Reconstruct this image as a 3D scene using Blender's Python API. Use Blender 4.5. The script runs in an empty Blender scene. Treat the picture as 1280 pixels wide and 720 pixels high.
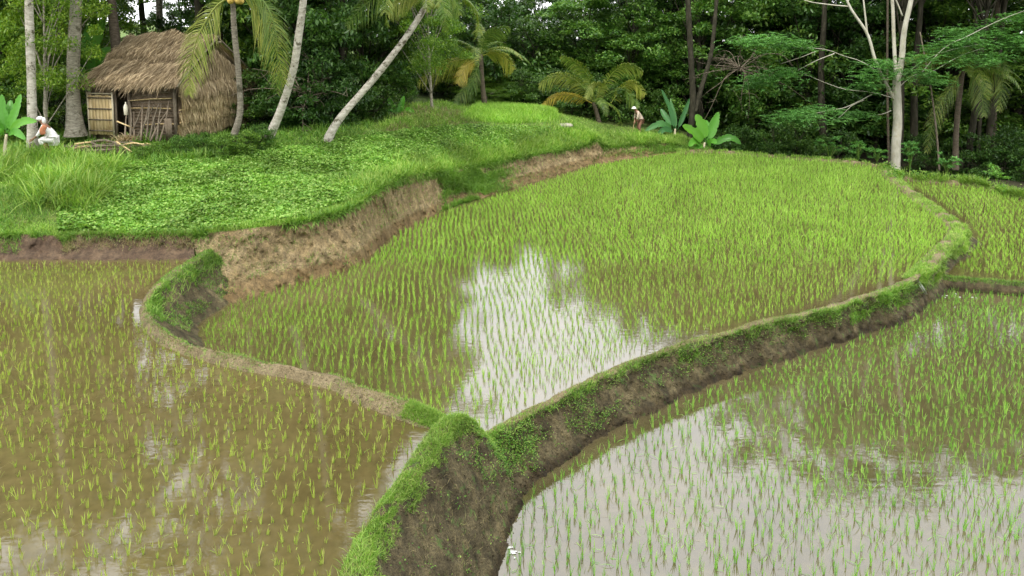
import bpy, bmesh, math, random
import numpy as np
from mathutils import Vector, Matrix, Euler
from mathutils.geometry import tessellate_polygon

# ------------------------------------------------------------------ camera, world, sun, exposure
scn = bpy.context.scene
COL = scn.collection
F_PX, PITCH, YH, CAMZ = 950.0, math.radians(6.0), 41.0, 6.3
YP = YH + F_PX * math.tan(PITCH)
cam = bpy.data.cameras.new('camera')
cam.sensor_width = 36.0
cam.lens = F_PX / 1280.0 * 36.0
cam.shift_y = (YP - 360.0) / 1280.0
cam.clip_start, cam.clip_end = 0.1, 3000.0
camo = bpy.data.objects.new('camera', cam)
camo.location = (0, 0, CAMZ)
camo.rotation_euler = (math.radians(90) - PITCH, 0, 0)
COL.objects.link(camo)
scn.camera = camo

SUN_EL, SUN_AZ = math.radians(58), math.radians(205)     # azimuth clockwise from +Y: behind the camera, a little left
world = bpy.data.worlds.new('World'); scn.world = world; world.use_nodes = True
wt = world.node_tree; wt.nodes.clear()
out = wt.nodes.new('ShaderNodeOutputWorld'); bg = wt.nodes.new('ShaderNodeBackground')
sky = wt.nodes.new('ShaderNodeTexSky'); sky.sky_type = 'NISHITA'; sky.sun_disc = False
sky.sun_elevation = SUN_EL; sky.sun_rotation = SUN_AZ; sky.dust_density = 3.0
tc = wt.nodes.new('ShaderNodeTexCoord'); no = wt.nodes.new('ShaderNodeTexNoise')
no.inputs['Scale'].default_value = 2.6; no.inputs['Detail'].default_value = 6; no.inputs['Roughness'].default_value = .55
cr = wt.nodes.new('ShaderNodeValToRGB')
cr.color_ramp.elements[0].position = .25; cr.color_ramp.elements[0].color = (.62, .62, .62, 1)
cr.color_ramp.elements[1].position = .6; cr.color_ramp.elements[1].color = (.97, .97, .97, 1)
mx = wt.nodes.new('ShaderNodeMix'); mx.data_type = 'RGBA'
mx.inputs['B'].default_value = (15.5, 15.6, 15.9, 1)         # bright even cloud deck
wt.links.new(tc.outputs['Generated'], no.inputs['Vector']); wt.links.new(no.outputs['Fac'], cr.inputs['Fac'])
wt.links.new(cr.outputs['Color'], mx.inputs['Factor']); wt.links.new(sky.outputs['Color'], mx.inputs['A'])
wt.links.new(mx.outputs['Result'], bg.inputs['Color']); bg.inputs['Strength'].default_value = .1
wt.links.new(bg.outputs['Background'], out.inputs['Surface'])
sl = bpy.data.lights.new('sun', 'SUN'); sl.energy = 1.5; sl.angle = math.radians(12); sl.color = (1, .96, .9)
so = bpy.data.objects.new('sun', sl); COL.objects.link(so)
sdir = Vector((math.sin(SUN_AZ) * math.cos(SUN_EL), math.cos(SUN_AZ) * math.cos(SUN_EL), math.sin(SUN_EL)))
so.rotation_euler = sdir.to_track_quat('Z', 'Y').to_euler(); so.location = (0, 0, 60)
scn.view_settings.view_transform = 'Standard'; scn.view_settings.look = 'None'
scn.view_settings.exposure = .92; scn.view_settings.gamma = 1.0
scn.render.engine = 'CYCLES'
scn.cycles.max_bounces = 7; scn.cycles.diffuse_bounces = 3; scn.cycles.glossy_bounces = 3
scn.cycles.transmission_bounces = 3; scn.cycles.caustics_reflective = False; scn.cycles.caustics_refractive = False
try:
    scn.cycles.use_denoising = True
except Exception:
    pass

# ------------------------------------------------------------------ picking points of the real place
CP, SP = math.cos(PITCH), math.sin(PITCH)
def ray(x, y):
    v = (y - YP) / F_PX
    dy = CP - v * SP; dz = -SP - v * CP
    return (x - 640.0) / F_PX / dy, dz / dy
def G(x, y, z):
    ax, az = ray(x, y); t = (z - CAMZ) / az
    return np.array((ax * t, t, z))
def P(x, y, D):
    ax, az = ray(x, y)
    return np.array((ax * D, D, CAMZ + az * D))
def proj(p):
    p = np.asarray(p, float); X, Y, Z = p[..., 0], p[..., 1], p[..., 2] - CAMZ
    d = Y * CP - Z * SP; u = Y * SP + Z * CP
    d = np.maximum(d, .01)
    return np.stack((640 + F_PX * X / d, YP - F_PX * u / d), -1)
def inpoly(pts, poly):
    x, y = pts[:, 0], pts[:, 1]; r = np.zeros(len(pts), bool); n = len(poly)
    for i in range(n):
        x1, y1 = poly[i][:2]; x2, y2 = poly[(i + 1) % n][:2]
        if y1 == y2: continue
        c = ((y1 > y) != (y2 > y)) & (x < (x2 - x1) * (y - y1) / (y2 - y1) + x1)
        r ^= c
    return r
rs = np.random.RandomState(7); random.seed(7)
def hash3(i, j, k, s):
    h = (i * 374761393 + j * 668265263 + k * 2147483647 + s * 974634777) & 0xffffffff
    h = ((h ^ (h >> 13)) * 1274126177) & 0xffffffff
    return ((h ^ (h >> 16)) & 0xffff) / 65535.0
def vnoise(p, s=0):
    q = np.floor(p).astype(np.int64); f = p - q; f = f * f * (3 - 2 * f); r = 0
    for a in (0, 1):
        for b in (0, 1):
            for c in (0, 1):
                w = (f[..., 0] if a else 1 - f[..., 0]) * (f[..., 1] if b else 1 - f[..., 1]) * (f[..., 2] if c else 1 - f[..., 2])
                r = r + w * hash3(q[..., 0] + a, q[..., 1] + b, q[..., 2] + c, s)
    return r * 2 - 1
def fbm(p, sc, octv=4, s=0):
    p = np.asarray(p, float); r = 0; a = 1
    for o in range(octv):
        r = r + a * vnoise(p * sc, s + o); sc *= 2.07; a *= .5
    return r

# ------------------------------------------------------------------ object helpers
def tag(o, label=None, cat=None, group=None, kind=None):
    if label: o['label'] = label
    if cat: o['category'] = cat
    if group: o['group'] = group
    if kind: o['kind'] = kind
    return o
def empty(name, loc=(0, 0, 0), rz=0, label=None, cat=None, group=None, scale=1):
    o = bpy.data.objects.new(name, None); COL.objects.link(o); o.location = loc; o.rotation_euler = (0, 0, rz)
    o.scale = (scale,) * 3; o.empty_display_size = .2
    return tag(o, label, cat, group)
def link(name, me, parent=None, m=None):
    o = bpy.data.objects.new(name, me); COL.objects.link(o)
    if parent: o.parent = parent
    if m is not None and len(me.materials) == 0: me.materials.append(m)
    return o
def mesh(name, V, Q=None, T=None, m=None, smooth=False):
    V = np.asarray(V, np.float32).reshape(-1, 3)
    Q = np.zeros((0, 4), np.int32) if Q is None or len(Q) == 0 else np.asarray(Q, np.int32)
    T = np.zeros((0, 3), np.int32) if T is None or len(T) == 0 else np.asarray(T, np.int32)
    me = bpy.data.meshes.new(name)
    me.vertices.add(len(V)); me.vertices.foreach_set('co', V.ravel())
    me.loops.add(Q.size + T.size); me.loops.foreach_set('vertex_index', np.concatenate((Q.ravel(), T.ravel())))
    me.polygons.add(len(Q) + len(T))
    me.polygons.foreach_set('loop_start', np.concatenate((np.arange(len(Q)) * 4, Q.size + np.arange(len(T)) * 3)).astype(np.int32))
    me.update(calc_edges=True)
    if smooth: me.polygons.foreach_set('use_smooth', np.ones(len(Q) + len(T), bool))
    if m is not None: me.materials.append(m)
    return me
class Bag:
    def __init__(s): s.V, s.Q, s.T, s.n = [], [], [], 0
    def add(s, V, Q=None, T=None):
        V = np.asarray(V, float).reshape(-1, 3)
        if Q is not None and len(Q): s.Q.append(np.asarray(Q, np.int64).reshape(-1, 4) + s.n)
        if T is not None and len(T): s.T.append(np.asarray(T, np.int64).reshape(-1, 3) + s.n)
        s.V.append(V); s.n += len(V); return s
    def mesh(s, name, m=None, smooth=False):
        return mesh(name, np.concatenate(s.V), np.concatenate(s.Q) if s.Q else None, np.concatenate(s.T) if s.T else None, m, smooth)
def gridfaces(nu, nv, closed=False):
    i = np.arange(nu - 1)[:, None]; jn = nv if closed else nv - 1; j = np.arange(jn)[None, :]
    a = i * nv + j; b = i * nv + (j + 1) % nv
    return np.stack((a, b, b + nv, a + nv), -1).reshape(-1, 4)
def tube(pts, rad, ns=8, cap=True, wob=0):
    pts = np.asarray(pts, float); n = len(pts); rad = np.broadcast_to(rad, (n,)).astype(float)
    t = np.gradient(pts, axis=0); t /= np.linalg.norm(t, axis=1)[:, None] + 1e-9
    ref = np.array((0, 0, 1.)) if abs(t[:, 2]).mean() < .9 else np.array((0, 1., 0))
    a = np.cross(t, ref); a /= np.linalg.norm(a, axis=1)[:, None] + 1e-9; b = np.cross(t, a)
    an = np.arange(ns) / ns * 2 * math.pi
    R = rad[:, None] * np.ones(ns)
    if wob: R = R * (1 + wob * rs.uniform(-1, 1, (n, ns)))
    V = pts[:, None] + R[..., None] * (np.cos(an)[None, :, None] * a[:, None] + np.sin(an)[None, :, None] * b[:, None])
    V = V.reshape(-1, 3); Q = gridfaces(n, ns, True); T = None
    if cap:
        V = np.concatenate((V, pts[:1], pts[-1:])); k = np.arange(ns); k2 = (k + 1) % ns
        T = np.concatenate((np.stack((k2, k, np.full(ns, n * ns)), -1), np.stack((k + (n - 1) * ns, k2 + (n - 1) * ns, np.full(ns, n * ns + 1)), -1)))
    return V, Q, T
def ellip(c, r, n=12, k=10):
    t = np.linspace(0.001, math.pi - .001, k); a = np.arange(n) / n * 2 * math.pi
    V = np.stack((np.sin(t)[:, None] * np.cos(a) * r[0], np.sin(t)[:, None] * np.sin(a) * r[1], np.cos(t)[:, None] * np.ones(n) * r[2]), -1).reshape(-1, 3) + c
    return V, gridfaces(k, n, True)[:, ::-1]
def crom(K, n):
    K = np.asarray(K, float); m = len(K); t = np.linspace(0, m - 1 - 1e-6, n); i = t.astype(int); f = (t - i)[:, None]
    g = lambda k: K[np.clip(k, 0, m - 1)]
    p0, p1, p2, p3 = g(i - 1), g(i), g(i + 1), g(i + 2)
    return .5 * (2 * p1 + (p2 - p0) * f + (2 * p0 - 5 * p1 + 4 * p2 - p3) * f ** 2 + (3 * p1 - p0 - 3 * p2 + p3) * f ** 3)
def box(cx, cy, cz, sx, sy, sz, M=None):
    V = np.array([(x, y, z) for x in (-.5, .5) for y in (-.5, .5) for z in (-.5, .5)]) * (sx, sy, sz)
    if M is not None: V = V @ np.array(M.to_3x3()).T
    return V + (cx, cy, cz), [(0, 1, 3, 2), (4, 6, 7, 5), (0, 4, 5, 1), (2, 3, 7, 6), (0, 2, 6, 4), (1, 5, 7, 3)]
def blades(B, az, lean, h, w, droop=.3, nseg=2, dirs=None):
    """curved tapering grass blades; one island each"""
    B = np.asarray(B, float); n = len(B); one = np.ones(n)
    az, lean, h, w, droop = [np.asarray(q, float) * one for q in (az, lean, h, w, droop)]
    ca, sa = np.cos(az), np.sin(az); sideA = az + rs.uniform(-1.2, 1.2, n) + math.pi / 2
    side = np.stack((np.cos(sideA), np.sin(sideA), 0 * az), -1)
    V = np.zeros((n, 2 * nseg + 1, 3))
    for k in range(nseg + 1):
        s = k / nseg; ang = lean + droop * s * 1.2
        r = h * s
        p = B + np.stack((ca * np.sin(ang) * r, sa * np.sin(ang) * r, np.cos(ang) * r), -1)
        if k < nseg:
            ww = (w * (1 - .35 * s) * (.7 if k == 0 else 1))[:, None] * .5
            V[:, 2 * k] = p - side * ww; V[:, 2 * k + 1] = p + side * ww
        else: V[:, 2 * k] = p
    nv = 2 * nseg + 1; base = (np.arange(n) * nv)[:, None]
    Q = [np.stack([base[:, 0] + c for c in (2 * k, 2 * k + 1, 2 * k + 3, 2 * k + 2)], -1) for k in range(nseg - 1)]
    T = np.stack([base[:, 0] + c for c in (2 * nseg - 2, 2 * nseg - 1, 2 * nseg)], -1)
    return V.reshape(-1, 3), (np.concatenate(Q) if Q else None), T
def leaves(C, size, asp=.45, flat=.35, droop=.3, rnd=rs):
    """diamond leaves folded on the midrib, as two triangles each; C centres"""
    n = len(C); size = np.broadcast_to(size, (n,)) * rnd.uniform(.65, 1.3, n)
    az = rnd.uniform(0, 2 * math.pi, n); el = rnd.normal(-droop, flat, n)
    d = np.stack((np.cos(az) * np.cos(el), np.sin(az) * np.cos(el), np.sin(el)), -1)
    up = np.array((0, 0, 1.)) + rnd.normal(0, flat, (n, 3)); s = np.cross(d, up); s /= np.linalg.norm(s, axis=1)[:, None] + 1e-9
    nn = np.cross(s, d)
    L = size[:, None]; W = L * asp
    V = np.stack((C - d * L * .5, C + s * W * .5 + nn * W * .12 - d * L * .05, C + d * L * .5 - nn * L * .06, C - s * W * .5 + nn * W * .12 - d * L * .05), 1).reshape(-1, 3)
    b = np.arange(n) * 4
    T = np.concatenate((np.stack((b, b + 1, b + 2), -1), np.stack((b, b + 2, b + 3), -1)))
    return V, None, T

# ------------------------------------------------------------------ materials
def nodemat(name):
    m = bpy.data.materials.new(name); m.use_nodes = True; nt = m.node_tree; nt.nodes.clear()
    o = nt.nodes.new('ShaderNodeOutputMaterial'); p = nt.nodes.new('ShaderNodeBsdfPrincipled'); nt.links.new(p.outputs[0], o.inputs[0])
    return m, nt, p, o
def ramp(nt, src, stops):
    r = nt.nodes.new('ShaderNodeValToRGB'); e = r.color_ramp.elements
    while len(e) < len(stops): e.new(.5)
    for i, (p, c) in enumerate(stops): e[i].position = p; e[i].color = (*c, 1)
    nt.links.new(src, r.inputs['Fac']); return r.outputs['Color']
def noise(nt, scale, detail=5, rough=.6, coord='Object', stretch=None):
    c = nt.nodes.new('ShaderNodeTexCoord'); n = nt.nodes.new('ShaderNodeTexNoise')
    n.inputs['Scale'].default_value = scale; n.inputs['Detail'].default_value = detail; n.inputs['Roughness'].default_value = rough
    s = c.outputs[coord]
    if stretch:
        mp = nt.nodes.new('ShaderNodeMapping'); mp.inputs['Scale'].default_value = stretch; nt.links.new(s, mp.inputs['Vector']); s = mp.outputs['Vector']
    nt.links.new(s, n.inputs['Vector']); return n.outputs['Fac']
def mixc(nt, fac, a, b, mode='MIX'):
    m = nt.nodes.new('ShaderNodeMix'); m.data_type = 'RGBA'; m.blend_type = mode
    for k, v in (('Factor', fac), ('A', a), ('B', b)):
        if hasattr(v, 'node'): nt.links.new(v, m.inputs[k])
        elif k == 'Factor': m.inputs[k].default_value = v
        else: m.inputs[k].default_value = (*v, 1)
    return m.outputs['Result']
def bump(nt, p, h, strength=.4, dist=.02):
    b = nt.nodes.new('ShaderNodeBump'); b.inputs['Strength'].default_value = strength; b.inputs['Distance'].default_value = dist
    nt.links.new(h, b.inputs['Height']); nt.links.new(b.outputs[0], p.inputs['Normal'])
def leafmat(name, cs, trans=.3, rough=.5, patch=.35, tint=(1, 1, 1), spec=.35, objvar=True):
    """cs: three colours run through at random from leaf to leaf"""
    m, nt, p, o = nodemat(name)
    g = nt.nodes.new('ShaderNodeNewGeometry')
    c = ramp(nt, g.outputs['Random Per Island'], [(0, cs[0]), (.5, cs[1]), (1, cs[2])])
    pn = ramp(nt, noise(nt, .55, 3), [(.3, (1 - patch,) * 3), (.7, (1 + patch * .4,) * 3)])
    c = mixc(nt, 1.0, c, pn, 'MULTIPLY')
    if objvar:
        oi = nt.nodes.new('ShaderNodeObjectInfo')
        c = mixc(nt, 1.0, c, ramp(nt, oi.outputs['Random'], [(0, (.75, .8, .8)), (.5, (1, 1, 1)), (1, (1.25, 1.1, .85))]), 'MULTIPLY')
    nt.links.new(c, p.inputs['Base Color']); p.inputs['Roughness'].default_value = rough
    p.inputs['Specular IOR Level'].default_value = spec
    t = nt.nodes.new('ShaderNodeBsdfTranslucent'); s = nt.nodes.new('ShaderNodeMixShader'); s.inputs[0].default_value = trans
    c2 = mixc(nt, 1.0, c, (1.25, 1.3, .6), 'MULTIPLY')
    nt.links.new(c2, t.inputs['Color']); nt.links.new(p.outputs[0], s.inputs[1]); nt.links.new(t.outputs[0], s.inputs[2]); nt.links.new(s.outputs[0], o.inputs[0])
    return m
def earth(name, stops, scale=3, wet=.8, bs=.8, bd=.03, fleck=None, streak=0, foot=None):
    m, nt, p, o = nodemat(name)
    c = ramp(nt, noise(nt, scale, 8, .65), stops)
    fine = noise(nt, scale * 14, 4, .7)
    c = mixc(nt, 1.0, c, ramp(nt, fine, [(.3, (.5, .5, .5)), (.7, (1.35, 1.35, 1.3))]), 'MULTIPLY')
    c = mixc(nt, 1.0, c, ramp(nt, noise(nt, 75, 3, .8), [(.34, (.55, .55, .55)), (.66, (1.45, 1.45, 1.4))]), 'MULTIPLY')
    if fleck:
        f = ramp(nt, noise(nt, 5.5, 6, .7), [(fleck[1], (0, 0, 0)), (fleck[1] + .06, (1, 1, 1))])
        c = mixc(nt, f, c, fleck[0])
    if streak:
        k = noise(nt, streak, 6, .7, stretch=(1, 1, .16)); c = mixc(nt, 1.0, c, ramp(nt, k, [(.3, (.45, .45, .45)), (.5, (1, 1, 1)), (.7, (1.45, 1.42, 1.35))]), 'MULTIPLY')
        a = nt.nodes.new('ShaderNodeMath'); a.operation = 'ADD'; nt.links.new(k, a.inputs[0]); nt.links.new(fine, a.inputs[1]); fine = a.outputs[0]
    if foot:
        g = nt.nodes.new('ShaderNodeNewGeometry'); sx = nt.nodes.new('ShaderNodeSeparateXYZ'); nt.links.new(g.outputs['Position'], sx.inputs[0])
        ad = nt.nodes.new('ShaderNodeMath'); ad.operation = 'MULTIPLY_ADD'; nt.links.new(noise(nt, 3, 4), ad.inputs[0]); ad.inputs[1].default_value = -foot[1]; nt.links.new(sx.outputs['Z'], ad.inputs[2])
        mr = nt.nodes.new('ShaderNodeMapRange'); nt.links.new(ad.outputs[0], mr.inputs['Value']); mr.inputs['From Min'].default_value = foot[0] - .03; mr.inputs['From Max'].default_value = foot[0] + .05; mr.inputs['To Min'].default_value = 1; mr.inputs['To Max'].default_value = 0
        c = mixc(nt, mr.outputs[0], c, foot[2], 'MULTIPLY' if foot[3] else 'MIX')
    nt.links.new(c, p.inputs['Base Color']); p.inputs['Roughness'].default_value = wet; p.inputs['Specular IOR Level'].default_value = .25
    bump(nt, p, fine, bs, bd); return m
M = {}
M['bank_dark'] = earth('wet_soil', [(.3, (.036, .029, .014)), (.5, (.075, .060, .031)), (.68, (.14, .115, .062))], 2.2, .85, 1.0, .035, ((.075, .11, .03), .57), 7, (-.62, .12, (.5, .45, .4), True))
M['bank_light'] = earth('dry_soil', [(.3, (.14, .10, .05)), (.5, (.21, .158, .085)), (.7, (.30, .235, .135))], 1.6, .95, 1.0, .035, ((.14, .15, .06), .6), 6, (.14, .3, (.72, .66, .58), True))
M['bank_red'] = earth('red_brown_soil', [(.3, (.05, .03, .02)), (.5, (.085, .056, .036)), (.7, (.13, .09, .058))], 2.0, .9, .9, .03, None, 5)
M['path'] = earth('trodden_soil', [(.3, (.10, .08, .045)), (.5, (.165, .13, .075)), (.7, (.24, .195, .12))], 3, .95, .8, .02, ((.15, .2, .05), .58))
M['turf_soil'] = earth('grassy_soil', [(.3, (.06, .10, .02)), (.5, (.10, .16, .035)), (.7, (.18, .2, .06))], 1.2, .95, .8, .03)
M['forest_soil'] = earth('forest_soil', [(.3, (.02, .022, .01)), (.6, (.045, .04, .02)), (.8, (.07, .055, .03))], .8, .95, .8, .05)
def water(name, c1, c2, ior, ripple, sc):
    m, nt, p, o = nodemat(name)
    c = ramp(nt, noise(nt, .5, 6, .6), [(.3, c1), (.7, c2)])
    c = mixc(nt, 1.0, c, ramp(nt, noise(nt, 7, 5, .6), [(.3, (.8, .8, .8)), (.7, (1.15, 1.15, 1.15))]), 'MULTIPLY')
    nt.links.new(c, p.inputs['Base Color']); p.inputs['Roughness'].default_value = .03; p.inputs['IOR'].default_value = ior
    p.inputs['Specular IOR Level'].default_value = .5
    a = noise(nt, sc, 3, .5, stretch=(1, 2.2, 1)); bump(nt, p, a, ripple, .02)
    return m
M['water_mid'] = water('muddy_water_middle', (.068, .055, .021), (.098, .078, .033), 2.3, .06, 5)
M['water_left'] = water('muddy_water_left', (.074, .058, .021), (.112, .089, .036), 1.7, .045, 5)
M['water_low'] = water('muddy_water_low', (.06, .05, .022), (.092, .075, .036), 1.95, .05, 4)
M['rice_left'] = leafmat('rice_yellow_green', [(.20, .34, .035), (.35, .48, .075), (.52, .58, .17)], .35, .45, .2, objvar=False)
M['rice_mid'] = leafmat('rice_fresh_green', [(.18, .38, .035), (.30, .53, .07), (.47, .66, .15)], .35, .45, .22, objvar=False)
M['rice_low'] = leafmat('rice_green', [(.13, .35, .04), (.24, .50, .075), (.40, .62, .15)], .35, .45, .2, objvar=False)
M['grass'] = leafmat('bright_grass', [(.12, .27, .025), (.23, .41, .055), (.42, .53, .14)], .35, .5, .4, objvar=False)
M['grass_dark'] = leafmat('deep_green_grass', [(.075, .19, .02), (.15, .31, .04), (.28, .42, .08)], .35, .5, .35, objvar=False)
M['grass_dry'] = leafmat('dry_grass', [(.22, .18, .08), (.36, .30, .15), (.16, .24, .05)], .25, .7, .3, objvar=False)
M['cover'] = leafmat('ground_cover_leaf', [(.10, .24, .03), (.19, .38, .05), (.38, .54, .14)], .3, .45, .4, objvar=False)
M['weed'] = leafmat('weed_leaf', [(.05, .16, .015), (.12, .26, .03), (.26, .36, .07)], .3, .5, .3, objvar=False)
M['straw'] = leafmat('thatch_straw', [(.17, .12, .065), (.40, .30, .17), (.64, .51, .32)], .1, .8, .4, objvar=False)
M['straw_gold'] = leafmat('golden_straw', [(.24, .17, .085), (.50, .38, .20), (.70, .57, .34)], .1, .8, .4, objvar=False)
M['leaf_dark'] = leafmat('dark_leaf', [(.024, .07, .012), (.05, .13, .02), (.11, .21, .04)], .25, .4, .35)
M['leaf_mid'] = leafmat('mid_leaf', [(.04, .115, .015), (.09, .21, .028), (.20, .34, .06)], .3, .42, .35)
M['leaf_light'] = leafmat('light_leaf', [(.07, .17, .014), (.14, .28, .025), (.24, .36, .05)], .35, .45, .35)
M['leaf_blue'] = leafmat('blue_green_leaf', [(.055, .17, .04), (.10, .27, .07), (.17, .38, .10)], .3, .45, .3)
M['cassava'] = leafmat('cassava_leaf', [(.08, .24, .05), (.14, .36, .08), (.24, .46, .13)], .35, .45, .2)
M['palm'] = leafmat('palm_leaf', [(.06, .13, .015), (.12, .21, .03), (.24, .30, .07)], .25, .38, .25)
M['palm_yellow'] = leafmat('yellowing_palm_leaf', [(.14, .21, .025), (.24, .29, .05), (.34, .36, .09)], .25, .4, .25)
M['palm_gold'] = leafmat('golden_palm_leaf', [(.28, .28, .03), (.42, .36, .06), (.5, .38, .08)], .25, .4, .25)
M['palm_dead'] = leafmat('dead_palm_leaf', [(.10, .07, .04), (.18, .13, .08), (.25, .19, .12)], .1, .8, .25)
M['banana'] = leafmat('banana_leaf', [(.09, .30, .03), (.11, .34, .035), (.14, .38, .05)], .35, .35, .2)
M['banana_dark'] = leafmat('blue_green_banana_leaf', [(.05, .17, .05), (.07, .22, .06), (.09, .26, .08)], .35, .35, .2)
def bark(name, c1, c2, c3, sc=6, st=(1, 1, .35), patch=None):
    m, nt, p, o = nodemat(name)
    f = noise(nt, sc, 7, .7, stretch=st); c = ramp(nt, f, [(.3, c1), (.5, c2), (.68, c3)])
    if patch:
        k = ramp(nt, noise(nt, 3.2, 6, .75), [(.54, (0, 0, 0)), (.6, (1, 1, 1))]); c = mixc(nt, k, c, patch)
    nt.links.new(c, p.inputs['Base Color']); p.inputs['Roughness'].default_value = .9; p.inputs['Specular IOR Level'].default_value = .2
    bump(nt, p, f, .7, .02); return m
M['bark_palm'] = bark('grey_palm_bark', (.13, .115, .08), (.27, .245, .19), (.44, .41, .33), 9, (.6, .6, 2.4), (.11, .10, .065))
M['bark_white'] = bark('pale_palm_bark', (.20, .185, .14), (.40, .375, .31), (.58, .55, .48), 7, (.6, .6, 1.6), (.10, .09, .06))
M['bark_grey'] = bark('grey_brown_palm_bark', (.08, .07, .05), (.17, .15, .115), (.30, .275, .22), 9, (.6, .6, 2.4), (.06, .055, .035))
M['bark_brown'] = bark('brown_palm_bark', (.05, .04, .028), (.10, .08, .055), (.18, .145, .105), 9, (.6, .6, 2.4))
M['bark_pale'] = bark('pale_smooth_bark', (.28, .27, .20), (.43, .41, .33), (.54, .52, .44), 2.5, (1, 1, .5), (.40, .37, .27))
M['bark_dark'] = bark('dark_bark', (.016, .015, .009), (.035, .032, .02), (.07, .062, .042))
M['twig'] = bark('dry_twig', (.075, .06, .04), (.145, .12, .085), (.25, .21, .155), 12)
M['bamboo'] = bark('split_bamboo', (.34, .24, .11), (.56, .42, .21), (.72, .58, .34), 10, (1, 1, .12))
M['bamboo_pale'] = bark('weathered_bamboo', (.36, .30, .19), (.55, .48, .33), (.66, .60, .46), 10, (1, 1, .12))
M['plank'] = bark('weathered_plank', (.10, .075, .05), (.17, .135, .095), (.26, .21, .155), 9, (1, 1, .2))
M['coconut'] = bark('coconut_husk', (.36, .24, .05), (.52, .36, .09), (.62, .46, .15), 5)
M['coconut_green'] = bark('green_coconut_husk', (.10, .14, .02), (.18, .22, .04), (.28, .30, .06), 5)
def plain(name, c, rough=.8, var=.2, sc=12):
    m, nt, p, o = nodemat(name)
    cc = ramp(nt, noise(nt, sc, 4, .6), [(.3, tuple(v * (1 - var) for v in c)), (.7, tuple(min(1, v * (1 + var)) for v in c))])
    nt.links.new(cc, p.inputs['Base Color']); p.inputs['Roughness'].default_value = rough; bump(nt, p, noise(nt, sc * 3, 3), .3, .01); return m
M['skin'] = plain('brown_skin', (.22, .115, .07), .6, .1); M['white_cloth'] = plain('white_cloth', (.72, .71, .68)); M['beige_cloth'] = plain('beige_cloth', (.52, .42, .33))
M['brown_cloth'] = plain('brown_cloth', (.20, .095, .06)); M['orange_cloth'] = plain('orange_cloth', (.45, .17, .08)); M['hair'] = plain('black_hair', (.015, .012, .01))
M['mud_wall'] = earth('mud_wall', [(.3, (.12, .085, .055)), (.5, (.19, .14, .095)), (.7, (.27, .205, .14))], 4, .95, .9, .03)
M['foam'] = plain('white_foam', (.55, .56, .54), .5, .05); M['plastic'] = plain('cream_plastic', (.75, .70, .55), .4, .08)
M['stone'] = plain('pale_stone', (.28, .26, .2), .9, .25, 5)
M['dark_inside'] = plain('near_black_wood', (.03, .024, .018))  # even near-black brown, used by no object

# ------------------------------------------------------------------ terraces: levels and banks
ZM, ZL, ZR, ZF = 0.0, .8, -.66, -.44
def strip(name, st, n, nv=14, m=None, inner=None, disp=.06, ncrest=5, label=None, fsc=1.6, seed=1, bulge=-.08, perp=False):
    """st: list of (crest point, foot point, crest width, water level inside)"""
    K = np.array([np.concatenate((c, b, (w, zi))) for c, b, w, zi in st]); S = crom(K, n)
    C, B, w, zi = S[:, :3], S[:, 3:6], S[:, 6:7], S[:, 7]
    hN = B - C; hN[:, 2] = 0; hN /= np.linalg.norm(hN, axis=1)[:, None] + 1e-9
    if perp:
        t = np.gradient(C[:, :2], axis=0); t = np.stack([np.convolve(np.pad(t[:, k], 20, 'edge'), np.ones(41) / 41, 'valid') for k in (0, 1)], -1)
        q = np.stack((t[:, 1], -t[:, 0], 0 * t[:, 0]), -1); q /= np.linalg.norm(q, axis=1)[:, None] + 1e-9
        hN = q * np.sign((q * hN).sum(1).mean()); dz = C[:, 2:3] - B[:, 2:3]; run = np.maximum(((B - C) * hN).sum(1)[:, None], dz * perp); Bn = C + hN * run; Bn[:, 2] = B[:, 2]
        k = np.clip(np.arange(n) / (n * .06), 0, 1)[:, None]; B = B * (1 - k) + Bn * k
    up = np.array((0, 0, 1.)); rows = []
    if inner:
        for off, dz in ((.27, None), (.19, None), (.1, 0)):
            p = C - hN * (w * .5 + (off - .1)); p[:, 2] = C[:, 2] - .035
            if dz is None: p[:, 2] = zi + (.02 if off < .22 else -.22)
            rows.append(p)
        for k in np.linspace(-.5, .5, ncrest)[1:]:
            p = C + hN * w * k; p[:, 2] = C[:, 2] - .035 * (2 * k) ** 2; rows.append(p)
        E = rows[-1]
    else:
        rows.append(C.copy()); E = C
    nfc = len(rows) - 1
    for t in np.linspace(0, 1, nv)[1:]:
        p = E * (1 - t) + B * t; p = p + hN * bulge * math.sin(t * math.pi) * 1.0; rows.append(p)
    p = B + hN * .35; p[:, 2] = B[:, 2] - .3; rows.append(p)
    A = np.stack(rows, 1)
    t = np.zeros(A.shape[1]); t[nfc + 1:] = 1
    wgt = np.minimum(1, np.maximum(0, (np.arange(A.shape[1]) - nfc) / 2.0)); wgt = np.where(np.arange(A.shape[1]) <= nfc, 0, wgt)
    d = fbm(A, fsc, 5, seed) * disp + fbm(A, 9, 3, seed + 9) * disp * .4 + np.maximum(0, fbm(A * (1, 1, .35), 5, 3, seed + 12)) * disp * .5 + np.maximum(0, fbm(A, 14, 2, seed + 14) - .2) * .03
    A = A + hN[:, None] * (d * wgt)[..., None]
    zc = fbm(A, 1.3, 4, seed + 5) * .022 * (1 - wgt)
    if inner: A[..., 2] += zc + (fbm(A, 5, 3, seed + 3) * .022); A[..., :2] += (fbm(A, 2.2, 4, seed + 7) * .035 * (1 - wgt))[..., None] * hN[:, None, :2]
    else: A[..., 2] += wgt * fbm(A, 4, 3, seed + 3) * .02 - wgt * 0
    me = mesh(name, A.reshape(-1, 3), gridfaces(A.shape[0], A.shape[1])[:, ::-1], None, m, True)
    o = link(name, me); tag(o, label, None, None, 'structure')
    return o, A, nfc, hN
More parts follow.
